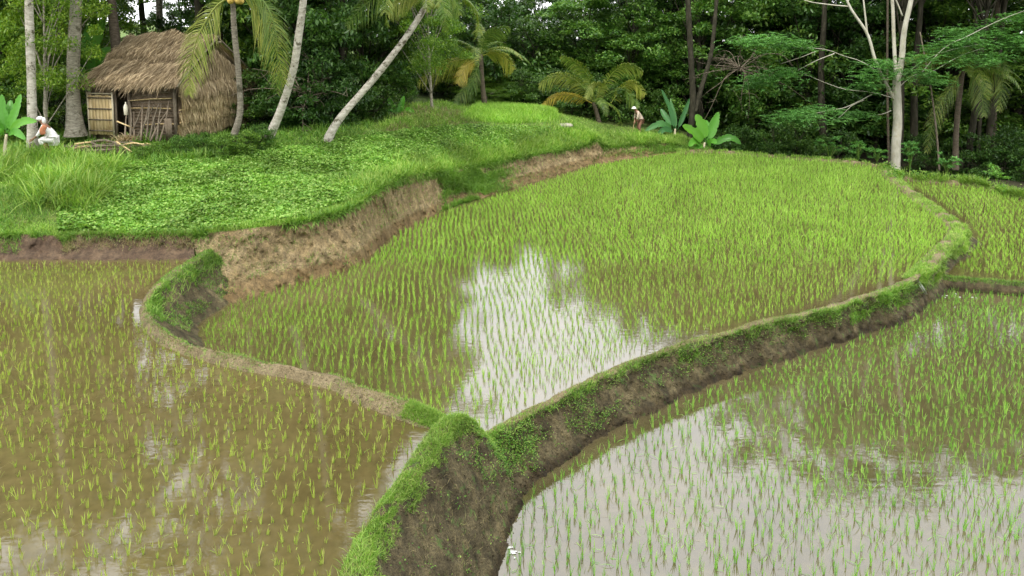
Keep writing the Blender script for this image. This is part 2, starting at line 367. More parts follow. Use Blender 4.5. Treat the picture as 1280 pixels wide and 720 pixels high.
# left dike over the middle paddy (raised, trodden), from the terrace corner round to the near point
zc = ZL + .13
A1 = [((262, 312), (318, 366)), ((240, 326), (285, 378)), ((205, 350), (262, 393)), ((184, 374), (246, 408)), ((186, 396), (250, 424)),
      ((215, 421), (262, 436)), ((255, 436), (290, 446)), ((310, 449), (330, 458)), ((400, 466), (420, 478)), ((460, 488), (480, 500)), ((515, 509), (535, 525)), ((558, 520), (585, 545))]
stA1 = [(G(*c, zc), G(*b, ZM), (.12 if i > 2 else .22) if i < 9 else .22, ZL) for i, (c, b) in enumerate(A1)]
for i in range(5, 12):    # hidden faces: foot set straight behind the crest
    c = stA1[i][0]; dirv = np.array((.35, .94)) if i < 10 else np.array((.6, .8)); b = c.copy(); b[:2] += dirv * (.8 if i < 11 else .7); b[2] = ZM
    if i == 11: c = c.copy(); c[2] -= .1
    stA1[i] = (c, b, stA1[i][2], ZL)
oA1, gA1, kA1, nA1 = strip('earth_bank', stA1, 420, 16, M['bank_dark'], True, .07, label='curved dike of bare brown earth along the left paddy', seed=3)
oA1.data.materials.append(M['path'])
A2 = [((607, 556), .08, (650, 618), .2), ((592, 540), .5, (652, 624), .25), ((566, 521), .93, (652, 630), .42), ((540, 548), .95, (648, 642), .5), ((510, 592), .95, (640, 660), .52), ((480, 632), .95, (634, 680), .5),
      ((457, 668), .95, (626, 705), .46), ((441, 712), .95, (616, 735), .44), ((432, 770), .95, (600, 790), .44), ((420, 860), .95, (575, 880), .44), ((390, 1000), .95, (520, 1020), .44), ((330, 1400), .95, (420, 1420), .44)]
stA2 = [(G(*c, z), G(*b, ZR), w * .68, ZL if i > 3 else (-.1, -.1, .1, .5)[i]) for i, (c, z, b, w) in enumerate(A2)]
oA2, gA2, kA2, nA2 = strip('earth_bank', stA2, 620, 60, M['bank_dark'], True, .075, label='tall bare earth bank below the grassy dike at the bottom', fsc=2.6, seed=11, bulge=.04)
Bs = [((598, 549), (650, 622)), ((640, 524), (682, 592)), ((700, 494), (724, 564)), ((760, 464), (784, 530)), ((820, 440), (852, 498)), ((880, 421), (900, 476)), ((950, 401), (962, 455)), ((1010, 389), (1022, 437)),
      ((1070, 373), (1077, 420)), ((1110, 361), (1115, 402)), ((1136, 349), (1148, 385)), ((1158, 332), (1166, 362))]
stB = [(G(*c, .1), G(*b, ZR), (.13 if i < 6 else .18), ZM) for i, (c, b) in enumerate(Bs)]
oB, gB, kB, nB = strip('earth_bank', stB, 700, 26, M['bank_dark'], True, .07, label='long earth bank with weeds between middle and lower right paddies', fsc=2.2, seed=21, perp=.45)
oB.data.materials.append(M['path'])
B2 = [((1136, 349), (1152, 372), ZR), ((1158, 332), (1168, 350), -.5), ((1176, 313), (1190, 336), ZF), ((1192, 297), (1208, 320), ZF), ((1198, 283), (1220, 296), ZF)]
stB2 = [(G(*c, .12 if i else .03), G(*b, z), .42 if i else .2, ZM) for i, (c, b, z) in enumerate(B2)]
for x, y in ((1188, 273), (1170, 260), (1150, 247), (1128, 230), (1112, 217), (1107, 208)):
    c = G(x, y, .12); b = c + np.array((.55, .1, 0)); b[2] = ZF; stB2.append((c, b, .36, ZM))
oB2, gB2, kB2, nB2 = strip('earth_bank', stB2, 320, 16, M['bank_dark'], True, .08, label='winding footpath dike between middle and right back paddies', seed=31, perp=.4)
oB2.data.materials.append(M['path'])
stF = [(G(x, y, ZF + .07), G(x, y + 10, ZR), .2, ZF) for x, y in ((1166, 341), (1185, 346), (1215, 349), (1250, 352), (1290, 355), (1360, 361), (1500, 374))]
oF, gF, kF, nF = strip('earth_bank', stF, 160, 6, M['bank_dark'], True, .03, label='low dike at the near edge of the right back paddy', seed=41)
def backstrip(pts, z, zi, n, label, seed, w=.3, drop=1.2):
    st = []
    for x, y in pts:
        c = G(x, y, z); b = c + np.array((.15, 1.1, 0)); b[2] = z - drop; st.append((c, b, w, zi))
    return strip('earth_bank', st, n, 8, M['path'], True, .08, label=label, seed=seed)
oN, gN, kN, nN = backstrip([(846, 188), (900, 188), (950, 192), (1000, 196), (1060, 200), (1106, 207)], .12, ZM, 220, 'far dike of the middle paddy below the trees', 51)
oO, gO, kO, nO = backstrip([(1112, 218), (1150, 222), (1200, 226), (1235, 232), (1262, 241), (1290, 246), (1350, 252), (1450, 262)], ZF + .15, ZF, 200, 'far dike of the right back paddy', 61)
# bank of the upper terrace
TC = [((-330, 300), 18.9, (-330, 330)), ((-160, 294), 18.9, (-160, 327)), ((-60, 292), 18.8, (-60, 326)), ((0, 293), 18.7, (0, 326)), ((40, 293), 18.7, (40, 325)), ((70, 295), 18.7, (72, 325)), ((82, 303), 18.7, (82, 325)), ((95, 294), 18.7, (96, 325)), ((150, 292), 18.7, (150, 325)), ((200, 292), 18.7, (200, 325)), ((240, 292), 18.8, (244, 325))]
stT1 = [(P(*c, D), G(*b, ZL), 0, 0) for c, D, b in TC]
TM = [((240, 292), 18.8, (262, 385)), ((290, 288), 18.9, (312, 371)), ((345, 281), 19.4, (350, 360)), ((400, 271), 20.2, (395, 349)), ((435, 260), 21.1, (437, 337)), ((468, 239), 22.9, (468, 316)), ((500, 222), 24.9, (497, 291)),
      ((545, 215), 27.2, (548, 266)), ((560, 214), 28.2, (562, 260)), ((590, 209), 29.8, (600, 248)), ((620, 203), 31.0, (634, 238)), ((660, 194), 32.8, (668, 227)), ((700, 188), 35.0, (706, 215)), ((732, 181), 36.7, (738, 207)),
      ((745, 174), 37.3, (750, 204)), ((758, 184), 37.8, (768, 201)), ((800, 181), 39.1, (806, 196)), ((835, 179), 40.3, (842, 191)), ((856, 184), 41.2, (864, 189)), ((880, 184), 43.5, (892, 187))]
stT2 = [(P(*c, D), G(*b, ZM), 0, 0) for c, D, b in TM]
oT1, gT1, kT1, nT1 = strip('earth_bank', stT1, 300, 14, M['bank_red'], False, .12, label='red brown earth bank behind the left paddy', seed=71, bulge=-.1, fsc=2)
oT2, gT2, kT2, nT2 = strip('earth_bank', stT2, 620, 26, M['bank_light'], False, .16, label='light beige earth bank of the upper terrace above the middle paddy', seed=81, bulge=-.15, fsc=1.3)
def setmat(o, shape, fn):
    """material slot per face from (u, row) fractions"""
    nu, nv = shape; fu, fv = np.meshgrid(np.arange(nu - 1), np.arange(nv - 1), indexing='ij')
    o.data.polygons.foreach_set('material_index', fn(fu.ravel(), fv.ravel()).astype(np.int32)); o.data.update()
for o, g, k in ((oA1, gA1, kA1), (oB, gB, kB), (oB2, gB2, kB2)):
    setmat(o, g.shape[:2], lambda u, v, k=k: (v <= k - 1))
# terrace ground
CTRL = [(0, 262, 19.6), (0, 235, 21), (60, 225, 22.5), (100, 250, 20.6), (60, 192, 25.5), (120, 200, 25), (200, 189, 26.3), (118, 176, 27.8), (170, 176, 27.4), (300, 176, 28.5), (340, 182, 26.5), (300, 240, 21.8), (200, 262, 20.4),
        (400, 215, 25), (420, 160, 30), (500, 180, 29.3), (560, 172, 31.3), (480, 150, 33), (535, 134, 34), (590, 150, 34.5), (620, 139, 39), (690, 141, 39.5), (640, 155, 35.8), (690, 153, 37.6), (650, 172, 34.2), (720, 166, 37.6), (760, 163, 41.5), (800, 166, 42), (850, 172, 42.5),
        (-150, 230, 22), (-250, 180, 27), (0, 160, 31), (200, 150, 33), (620, 133, 44)]
cp = [P(*c) for c in CTRL] + [s[0] for s in stT1] + [s[0] for s in stT2]
cp += [np.array(q, float) for q in ((-60, 60, 4.5), (-20, 60, 4), (0, 60, 2.2), (10, 60, .5), (-80, 30, 4), (-40, 120, 6), (10, 120, 2), (13, 46, -.6), (15, 60, -1))]
cp = np.array(cp)
def tps(r): return np.where(r > 1e-9, r * r * np.log(r + 1e-12), 0)
_n = len(cp); _K = tps(np.linalg.norm(cp[:, None, :2] - cp[None, :, :2], axis=2)) + np.eye(_n) * .02
_A = np.zeros((_n + 3, _n + 3)); _A[:_n, :_n] = _K; _A[:_n, _n] = 1; _A[:_n, _n + 1:] = cp[:, :2]; _A[_n:, :_n] = _A[:_n, _n:].T
_w = np.linalg.solve(_A, np.concatenate((cp[:, 2], np.zeros(3))))
def tz(xy):
    xy = np.asarray(xy, float).reshape(-1, 2); o = np.zeros(len(xy))
    for i in range(0, len(xy), 20000):
        b = xy[i:i + 20000]
        o[i:i + 20000] = tps(np.linalg.norm(b[:, None] - cp[None, :, :2], axis=2)) @ _w[:_n] + _w[_n] + b @ _w[_n + 1:]
    p = np.concatenate((xy, np.zeros((len(xy), 1))), 1)
    return o + fbm(p, .7, 3, 5) * .04
crest = np.concatenate((gT1[:, 0], gT2[1:, 0]))
nc = len(crest); uu = np.linspace(0, 1, nc)
back = np.stack((-90 + 105 * uu, 70 + 60 * uu ** 0 + 0 * uu), -1)
vs = np.linspace(0, 1, 150) ** 2.2
TV = crest[:, None, :2] * (1 - vs[None, :, None]) + back[:, None] * vs[None, :, None]
TZ = tz(TV.reshape(-1, 2)).reshape(nc, -1); bl = np.clip(1 - vs / .004, 0, 1)[None]
TZ = TZ * (1 - bl) + crest[:, 2:3] * bl
Tm = mesh('ground', np.concatenate((TV, TZ[..., None]), -1).reshape(-1, 3), gridfaces(nc, len(vs))[:, ::-1], None, M['turf_soil'], True)
tag(link('terrace_ground', Tm), 'grassy upper terrace ground rising to the hut', None, None, 'structure')
# flat sheets
def sheet(name, pts, z, m, label):
    q = []
    for p in pts:
        p = (float(p[0]), float(p[1]))
        if not q or (abs(p[0] - q[-1][0]) + abs(p[1] - q[-1][1])) > .02: q.append(p)
    tr = tessellate_polygon([[Vector((x, y, 0)) for x, y in q]]); V = [(x, y, z) for x, y in q]; T = []
    for a, b, c in tr:
        ar = (q[b][0] - q[a][0]) * (q[c][1] - q[a][1]) - (q[c][0] - q[a][0]) * (q[b][1] - q[a][1]); T.append((a, b, c) if ar > 0 else (a, c, b))
    o = link(name, mesh(name, V, None, T, m)); return tag(o, label, None, None, 'structure')
cA1 = [s[0] for s in stA1]; cA2 = [s[0] for s in stA2]; cB = [s[0] for s in stB]; cB2 = [s[0] for s in stB2]
def dense(st, n): return crom(np.array([s[0] for s in st]), n)
Lp = list(dense(stA1, 60)) + list(dense(stA2[2:], 60))[1:] + [(-4, 0), (-40, 0), (-40, 20.5)] + [(-16, 20), tuple(stT1[-1][0][:2] + np.array((-1.2, .4)))]
sheet('paddy_water', Lp, ZL, M['water_left'], 'shallow muddy brown water of the left paddy')
Mp = list(dense(stA1, 60))[::-1][1:]
Mp = [tuple(p[:2]) for p in dense(stB[:11], 70)] + [tuple(p[:2]) for p in dense(stB2[1:], 70)] + [tuple(s[0][:2]) for s in [(G(x, y, .12),) for x, y in ((1060, 200), (1000, 196), (950, 192), (900, 188), (850, 188))]] + [(s[0][0] - .1, s[0][1] + .2) for s in stT2[::-1][3:]] + [tuple(p[:2]) for p in dense(stA1, 60)][2:]
sheet('paddy_water', Mp, ZM, M['water_mid'], 'shallow water of the middle paddy mirroring the sky')
sheet('paddy_water', [(-9, -8), (60, -8), (60, 28), (-9, 28)], ZR, M['water_low'], 'sky reflecting shallow water of the lower right paddy')
Fp = [tuple(p[:2]) for p in dense(stF, 40)] + [(44, 22), (44, 38)] + [tuple(G(x, y, ZF + .15)[:2]) for x, y in ((1450, 262), (1350, 252), (1290, 246), (1262, 241), (1235, 232), (1200, 226), (1150, 222), (1112, 218))] + [(s[0][0] + .1, s[0][1]) for s in stB2[::-1][:-2]]
sheet('paddy_water', Fp, ZF, M['water_mid'], 'shallow water of the right back paddy')
# forest floor and the wide ground
gx, gy = np.meshgrid(np.linspace(-60, 130, 150), np.linspace(0, 1, 90) ** 1.6 * 160 + 32.5, indexing='ij')
gz = -1.15 - np.clip((gx - 8) * .03, 0, 1.6) - np.clip((gy - 45) * .01, 0, .6) + fbm(np.stack((gx, gy, gx * 0), -1), .4, 4, 3) * .25
gz = np.where(gy < 38.5, np.minimum(gz, -1.0), gz)
tag(link('ground', mesh('ground', np.stack((gx, gy, gz), -1).reshape(-1, 3), gridfaces(150, 90)[:, ::-1], None, M['forest_soil'], True)), 'dark forest floor beyond the paddies', None, None, 'structure')
sheet('ground', [(-600, -60), (600, -60), (600, 900), (-600, 900)], -4.2, M['forest_soil'], 'wide valley ground beneath everything')

# ------------------------------------------------------------------ rice
polyL = [G(x, y, ZL) for x, y in ((-500, 328), (0, 329), (228, 328), (205, 342), (165, 372), (166, 400), (225, 443), (310, 465), (400, 482), (500, 520), (528, 545), (490, 595), (440, 645), (415, 700), (405, 780), (380, 1000), (-1400, 1000))]
polyM = [G(x, y, ZM) for x, y in ((255, 412), (300, 377), (385, 353), (455, 330), (500, 292), (555, 267), (640, 240), (745, 207), (850, 191), (950, 194), (1104, 209), (1112, 222), (1180, 270), (1186, 292), (1140, 340), (1000, 386), (820, 430), (700, 482), (602, 535), (575, 545), (530, 520), (400, 466), (300, 452), (258, 436))]
polyR = [G(x, y, ZR) for x, y in ((662, 622), (640, 665), (624, 722), (600, 850), (560, 1000), (2400, 1000), (1700, 395), (1280, 367), (1200, 358), (1165, 355), (1158, 388), (1110, 410), (1020, 444), (960, 461), (860, 500), (730, 568))]
polyF = [G(x, y, ZF) for x, y in ((1196, 337), (1300, 354), (1500, 372), (1500, 268), (1290, 249), (1240, 236), (1130, 226), (1205, 272), (1224, 300))]
def paddy(poly, z, sp, ang, jit, seed):
    r = np.random.RandomState(seed); poly = [p[:2] for p in poly]; a = np.array(poly); c = a.mean(0)
    R = np.array(((math.cos(ang), -math.sin(ang)), (math.sin(ang), math.cos(ang))))
    ext = np.abs(a - c).max() * 1.6; g = np.arange(-ext, ext, 1.0)
    n1 = int(2 * ext / sp[0]); n2 = int(2 * ext / sp[1])
    X, Y = np.meshgrid((np.arange(n1) - n1 / 2) * sp[0], (np.arange(n2) - n2 / 2) * sp[1])
    X = X + .12 * np.sin(Y * .35) + .05 * np.sin(Y * 1.3 + 1)
    p = np.stack((X.ravel(), Y.ravel()), -1); p += r.normal(0, jit, p.shape)
    p = p @ R.T + c; p = p[inpoly(p, poly)]; p = p[r.rand(len(p)) > .05 + .05 * (fbm(np.concatenate((p, p[:, :1] * 0), 1), .6, 3, seed) > .3)]
    P3 = np.concatenate((p, np.full((len(p), 1), z)), 1); q = proj(P3)
    k = (q[:, 0] > -160) & (q[:, 0] < 1440) & (q[:, 1] < 800)
    return P3[k], r
def seedling(r, h, nb, w, spread=.22, ns=2, broken=.12):
    B = np.zeros((nb, 3)); B[:, :2] = r.normal(0, .009, (nb, 2)); B[:, 2] = -.02
    lean = np.abs(r.normal(0, spread, nb)); dr = np.abs(r.normal(.08, .12, nb))
    bk = r.rand(nb) < broken; lean[bk] += .7; dr[bk] += .6
    return blades(B, r.uniform(0, 6.28, nb), lean, h * r.uniform(.55, 1.1, nb), w, dr, ns)
def scatter(bag, pos, protos, sc, r):
    idx = r.randint(0, len(protos), len(pos)); ang = r.uniform(0, 6.28, len(pos)); ca, sa = np.cos(ang), np.sin(ang)
    for k, (V, Q, T) in enumerate(protos):
        s = idx == k; n = s.sum()
        if n == 0: continue
        c, d = ca[s][:, None], sa[s][:, None]; sz = sc[s][:, None]
        W = np.stack(((V[:, 0] * c - V[:, 1] * d) * sz, (V[:, 0] * d + V[:, 1] * c) * sz, V[:, 2] * sz), -1) + pos[s][:, None]
        off = (np.arange(n) * len(V))[:, None, None]
        bag.add(W, (Q[None] + off).reshape(-1, 4) if Q is not None else None, (T[None] + off).reshape(-1, 3) if T is not None else None)
rr = np.random.RandomState(5)
pL, _ = paddy(polyL, ZL, (.156, .17), .03, .026, 1)
pM, _ = paddy(polyM, ZM, (.145, .165), .10, .019, 2)
pR, _ = paddy(polyR, ZR, (.158, .17), -.05, .024, 3)
pF, _ = paddy(polyF, ZF, (.18, .2), -.35, .022, 4)
protoL = [seedling(rr, rr.uniform(.11, .19), rr.randint(5, 10), .008, .14, 3, .07) for _ in range(24)]
protoM = [seedling(rr, rr.uniform(.15, .24), rr.randint(5, 10), .0095, .12, 2, .05) for _ in range(24)]
protoR = [seedling(rr, rr.uniform(.15, .25), rr.randint(4, 10), .0088, .11, 3, .06) for _ in range(24)]
protoM2 = [seedling(rr, rr.uniform(.18, .26), 8, .015, .18, 2, .06) for _ in range(16)]
protoRf = [seedling(rr, rr.uniform(.16, .23), 7, .012, .2, 2, .15) for _ in range(16)]
# the 300 nearest in view stand as things of their own
cand = [(i, 'L') for i in range(len(pL))] + [(i, 'R') for i in range(len(pR))]
def infr(p, m=0): q = proj(p); return (q[:, 0] > 2) & (q[:, 0] < 1278) & (q[:, 1] < 728)
dL = np.where(infr(pL), pL[:, 1], 1e9); dR = np.where(infr(pR), pR[:, 1], 1e9)
cand = sorted([(dL[i], 0, i) for i in range(len(pL))] + [(dR[i], 1, i) for i in range(len(pR))])[:300]
selL = {i for _, s, i in cand if s == 0}; selR = {i for _, s, i in cand if s == 1}
for pts, sel, protos, mat_, lab, grp in ((pL, selL, protoL, M['rice_left'], 'yellow green rice seedling in brown water, nearest rows of the left paddy', 'rice seedlings nearest in the left paddy'),
                                     (pR, selR, protoR, M['rice_low'], 'green rice seedling in grey mirror water, nearest rows of the lower right paddy', 'rice seedlings nearest in the lower right paddy')):
    mes = [mesh('rice_seedling', *pr, mat_) for pr in protos]
    for i in sorted(sel):
        o = link('rice_seedling', mes[rr.randint(len(mes))]); o.location = pts[i]; o.rotation_euler = (0, 0, rr.uniform(0, 6.28)); s = rr.uniform(.8, 1.2); o.scale = (s, s, s)
        tag(o, lab, 'rice seedling', grp)
def field(name, pts, protos, m, label, lo=.75, hi=1.2):
    b = Bag(); sc = rr.uniform(lo, hi, len(pts)) * (1 + .18 * fbm(pts, .35, 3, 4)); scatter(b, pts, protos, sc, rr)
    return tag(link(name, b.mesh(name, m)), label, 'rice', None, 'stuff')
field('rice_seedlings', pL[[i for i in range(len(pL)) if i not in selL]], protoL, M['rice_left'], 'sparse yellow green rice rows farther back in the left paddy')
near = proj(pM)[:, 1] > 330
bM = Bag(); scatter(bM, pM[near], protoM, rr.uniform(.75, 1.15, near.sum()), rr); scatter(bM, pM[~near], protoM2, rr.uniform(.8, 1.15, (~near).sum()), rr)
tag(link('rice_seedlings', bM.mesh('rice', M['rice_mid'])), 'dense fresh green rice rows filling the middle paddy', 'rice', None, 'stuff')
pR2 = pR[[i for i in range(len(pR)) if i not in selR]]
nr = proj(pR2)[:, 1] > 480; bR = Bag(); scatter(bR, pR2[nr], protoR, rr.uniform(.75, 1.2, nr.sum()), rr); scatter(bR, pR2[~nr], protoRf, rr.uniform(.75, 1.2, (~nr).sum()), rr)
tag(link('rice_seedlings', bR.mesh('rice', M['rice_low'])), 'green rice rows farther back in the lower right paddy', 'rice', None, 'stuff')
field('rice_seedlings', pF, protoM2, M['rice_mid'], 'fresh green rice rows of the right back paddy')
print('rice', len(pL), len(pM), len(pR), len(pF))

# ------------------------------------------------------------------ grass, weeds and ground cover
def on_strip(g, u0, u1, r0, r1, n, clump=0, seed=0):
    """random points on a bank between station fractions u and rows r"""
    nu, nv = g.shape[:2]; u = rs.uniform(u0, u1, n) * (nu - 1.001); v = rs.uniform(r0, r1, n)
    if clump:
        k = fbm(np.stack((u / nu * 40, v * .3, 0 * u), -1), .6, 3, seed) > clump - 1 ; u, v = u[k], v[k]
    i, j = u.astype(int), np.clip(v.astype(int), 0, nv - 2); f, h = (u - i)[:, None], (v - j)[:, None]
    return g[i, j] * (1 - f) * (1 - h) + g[i + 1, j] * f * (1 - h) + g[i, j + 1] * (1 - f) * h + g[i + 1, j + 1] * f * h
def turf(name, parts, m, label, ns=2):
    b = Bag()
    for pts, hlo, hhi, w, lean in parts:
        n = len(pts)
        if n: b.add(*blades(pts - (0, 0, .01), rs.uniform(0, 6.28, n), np.abs(rs.normal(0, lean, n)), rs.uniform(hlo, hhi, n), w, np.abs(rs.normal(.3, .3, n)), ns))
    return tag(link(name, b.mesh(name, m)), label, 'grass', None, 'stuff')
# short turf on the near dike, where it crosses the bottom of the view
turf('grass', [(on_strip(gA2, .06, 1, 1.2, kA2 + 1.5, 70000, .52, 2), .012, .055, .009, .9), (on_strip(gA2, .08, .7, kA2, kA2 + 8, 9000, 1.1, 3), .03, .09, .007, 1.0), (on_strip(gA2, .08, .7, kA2, kA2 + 2.5, 12000, .7, 3), .02, .07, .007, .9),
               (on_strip(gA2, 0, .3, 1, kA2 + 3, 9000), .03, .1, .008, .6), (on_strip(gA2, .0, .25, kA2, kA2 + 16, 5000, 1.15, 8), .03, .1, .008, .8), (on_strip(gA1, .9, 1, 1, kA1 + 1, 7000), .04, .1, .008, .6)], M['grass'], 'short bright turf on top of the near dike')
turf('grass', [(on_strip(gB, 0, 1, kB - .9, kB + 2.4, 13000, .9, 4), .03, .11, .010, .8), (on_strip(gB, 0, 1, 1.5, kB + 1, 11000, 1.0, 5), .02, .06, .010, .8),
               (on_strip(gB, .35, 1, kB, kB + 9, 9000, 1.15, 6), .04, .16, .012, .8), (on_strip(gB, .7, 1, kB, kB + 16, 7000, 1.0, 7), .05, .2, .014, .8),
               (on_strip(gF, 0, 1, 1, 9, 6000), .03, .12, .012, .6)], M['grass_dark'], 'green fringe hanging over the bank of the middle paddy')
turf('grass', [(on_strip(gB2, 0, .12, 1, kB2 + 3, 3500), .04, .12, .013, .9), (on_strip(gB2, 0, 1, 2, kB2 + 3, 16000, .7, 4), .05, .16, .016, .7), (on_strip(gB2, 0, .45, kB2, kB2 + 12, 12000, .9, 9), .06, .25, .016, .8), (on_strip(gO, 0, 1, 1, kO + 5, 14000, .8, 4), .08, .5, .026, .6), (on_strip(gN, 0, 1, 1, kN + 2, 7000, .8, 4), .05, .2, .022, .6)], M['grass'], 'grass along the winding path and far dikes')
turf('grass', [(on_strip(gA1, .0, .36, kA1 - .5, kA1 + 4, 9000, .8, 5), .03, .11, .012, .9), (on_strip(gA1, 0, .34, kA1, kA1 + 13, 7000, .95, 5), .03, .1, .012, .9), (on_strip(gA1, 0, .2, 1, kA1 + 2, 5000), .03, .08, .01, .8), (on_strip(gA1, .2, .95, .6, kA1 + 1, 6000, 1.0, 25), .02, .07, .009, .9), (on_strip(gA1, .4, .9, kA1 - 1, kA1 + 3, 6000, .9, 5), .03, .08, .01, .7)], M['grass_dark'], 'green grass tufts on the inside of the curved dike')
turf('grass', [(on_strip(gA1, .1, .95, .8, kA1 + .5, 12000, .9, 5), .02, .07, .009, 1.1), (on_strip(gB, 0, .6, .8, kB + .3, 9000), .02, .06, .009, 1.1),
               (on_strip(gA2, .06, 1, 1.2, kA2 + 1.5, 13000, .6, 21), .015, .06, .007, 1.0), (on_strip(gT2, 0, .45, 3, 20, 9000, .8, 5), .04, .14, .012, 1.1), (on_strip(gT1, .6, 1, 0, 8, 2500), .05, .2, .012, 1.1), (on_strip(gA2, .1, .8, kA2 + 1, kA2 + 50, 1500, .9, 4), .03, .12, .006, 1.3)], M['grass_dry'], 'dry straw and dead grass on the earth banks')
# clods on the faces, straw afloat, a few longer stems on the near dike
def clods(pts, lo, hi, m, label):
    V0, Q0 = ellip(np.zeros(3), (1, .8, .6), 6, 5); b = Bag()
    for p in pts:
        s = rs.uniform(lo, hi); V = V0 * s * (1 + .35 * rs.uniform(-1, 1, (len(V0), 1))); a = rs.uniform(0, 6.28); c_, s_ = math.cos(a), math.sin(a)
        b.add(np.stack((V[:, 0] * c_ - V[:, 1] * s_, V[:, 0] * s_ + V[:, 1] * c_, V[:, 2]), -1) + p, Q0)
    return tag(link('clods', b.mesh('clods', m)), label, 'soil', None, 'stuff')
clods(on_strip(gA2, .02, 1, kA2 + 2, kA2 + 58, 1300), .006, .022, M['bank_dark'], 'small clods on the tall near bank'); clods(on_strip(gB, 0, 1, kB + 2, kB + 25, 1500), .008, .03, M['bank_dark'], 'small clods on the bank of the middle paddy')
clods(on_strip(gT2, 0, 1, 3, 25, 900), .01, .05, M['bank_light'], 'crumbled clods on the terrace bank'); clods(on_strip(gA1, 0, 1, 1, kA1 + 1, 900), .006, .022, M['path'], 'crumbs of earth on the curved dike')
def afloat(poly, z, n, seed):
    r = np.random.RandomState(seed); a = np.array([p[:2] for p in poly]); k = inpoly(proj(np.concatenate((a, np.full((len(a), 1), z)), 1)), [(-9e9, -9e9), (9e9, -9e9), (9e9, 9e9), (-9e9, 9e9)])
    p = np.stack((r.uniform(-14, 20, n * 6), r.uniform(6, 20, n * 6)), -1); p = p[inpoly(p, a)][:n]; B = np.concatenate((p, np.full((len(p), 1), z + .006)), 1)
    return (B, .05, .2, .007, .001)
fb = Bag()
for q, z, n, sd in ((polyL, ZL, 700, 1), (polyR, ZR, 500, 2), (polyM, ZM, 500, 3)):
    B, lo, hi, w_, _ = afloat(q, z, n, sd); k = len(B); fb.add(*blades(B, rs.uniform(0, 6.28, k), math.pi / 2, rs.uniform(lo, hi, k), w_, 0, 1))
tag(link('straw', fb.mesh('straw', M['grass_dry'])), 'bits of dead straw afloat on the paddy water', 'straw', None, 'stuff')
turf('grass', [(on_strip(gA2, .05, 1, 1, kA2 + 3, 1500), .07, .16, .007, .5), (on_strip(gB, 0, 1, kB - 1, kB + 4, 1500), .08, .2, .009, .6), (on_strip(gA1, 0, .35, kA1 - 1, kA1 + 6, 500), .1, .25, .01, .6)], M['grass'], 'longer grass stems standing out of the dike turf', 3)
# small weeds on the bank faces
def weeds(name, pts, size, m, label, n=7, spread=.06):
    c = np.repeat(pts, n, 0) + rs.normal(0, spread, (len(pts) * n, 3)) * (1, 1, .8)
    V, Q, T = leaves(c, size, .6, .5, 0)
    return tag(link(name, mesh(name, V, Q, T, m)), label, 'weeds', None, 'stuff')
wp = np.concatenate((on_strip(gB, 0, .3, kB + 1, kB + 20, 1300, .95, 3), on_strip(gB, 0, .12, kB, kB + 16, 420), on_strip(gB, .3, 1, kB + 1, kB + 15, 1300, .95, 3), on_strip(gA2, 0, .3, kA2 + 2, kA2 + 34, 420, .95, 4), on_strip(gA2, 0, 1, kA2 + 1, kA2 + 55, 160, .9, 7)))
weeds('weeds', wp, .028, M['weed'], 'small leafy weeds on the bank of the middle paddy', 9, .045)
weeds('weeds', np.concatenate((on_strip(gO, 0, .8, 1, kO + 4, 170, .9, 6) + (0, .3, .12), on_strip(gB2, .85, 1, 1, kB2 + 3, 40) + (0, 0, .1))), .11, M['weed'], 'leafy weeds along the far dike of the right back paddy', 12, .14)
# terrace vegetation
def t_points(poly, n, seed=0, clump=None, D=(18, 44)):
    w = np.array([(p[0], p[1]) for p in poly], float); r = np.random.RandomState(seed + 50); acc = []
    lo, hi = D
    Y = r.uniform(lo, hi, n * 6); X = (r.uniform(w[:, 0].min(), w[:, 0].max(), n * 6) - 640) / 950 * Y
    keep = r.rand(n * 6) < (Y / hi)
    xy = np.stack((X, Y), -1)[keep]; z = tz(xy); p = np.concatenate((xy, z[:, None]), 1); q = proj(p); k = inpoly(q, poly)
    p = p[k]
    if clump is not None: p = p[fbm(p, .9, 4, seed) > clump]
    # reject anything in front of the crest line
    return p[:n]
cl = crest[:, :2]
def behind(p, m=.0):
    d = ((p[:, None, :2] - cl[None, ::4]) ** 2).sum(2); i = d.argmin(1) * 4; i = np.clip(i, 1, len(cl) - 2)
    t = cl[i + 1] - cl[i - 1]; t = t / (np.linalg.norm(t, axis=1)[:, None] + 1e-9); v = p[:, :2] - cl[i]
    return p[(t[:, 0] * v[:, 1] - t[:, 1] * v[:, 0]) > m]
fieldpoly = [(90, 240), (150, 212), (250, 200), (330, 188), (400, 182), (480, 168), (560, 160), (640, 158), (690, 165), (640, 185), (600, 200), (540, 212), (490, 222), (440, 250), (380, 272), (260, 290), (160, 294), (100, 292), (60, 290)]
c0 = behind(t_points(fieldpoly, 280000, 1, -1.3), .1)
hgt = np.clip(.13 + .10 * fbm(c0, 1.1, 3, 2) + .05 * fbm(c0, 3.5, 2, 6), .02, .55); c0[:, 2] += hgt * rs.uniform(.3, 1.1, len(c0))
V, Q, T = leaves(c0, .08, .8, .4, .1)
tag(link('ground_cover', mesh('ground_cover', V, Q, T, M['cover'])), 'low leafy green creeper covering the upper terrace', 'ground cover', None, 'stuff')
allT = [(-80, 292), (-80, 190), (60, 190), (150, 195), (250, 190), (330, 180), (400, 176), (480, 150), (540, 128), (600, 132), (700, 134), (750, 155), (860, 170), (870, 190), (745, 190), (620, 210), (550, 222), (430, 275), (260, 296), (80, 300)]
g1 = behind(t_points(allT, 70000, 2, -.9), .0); g1 = g1[~inpoly(proj(g1), fieldpoly) | (rs.rand(len(g1)) < .12)]
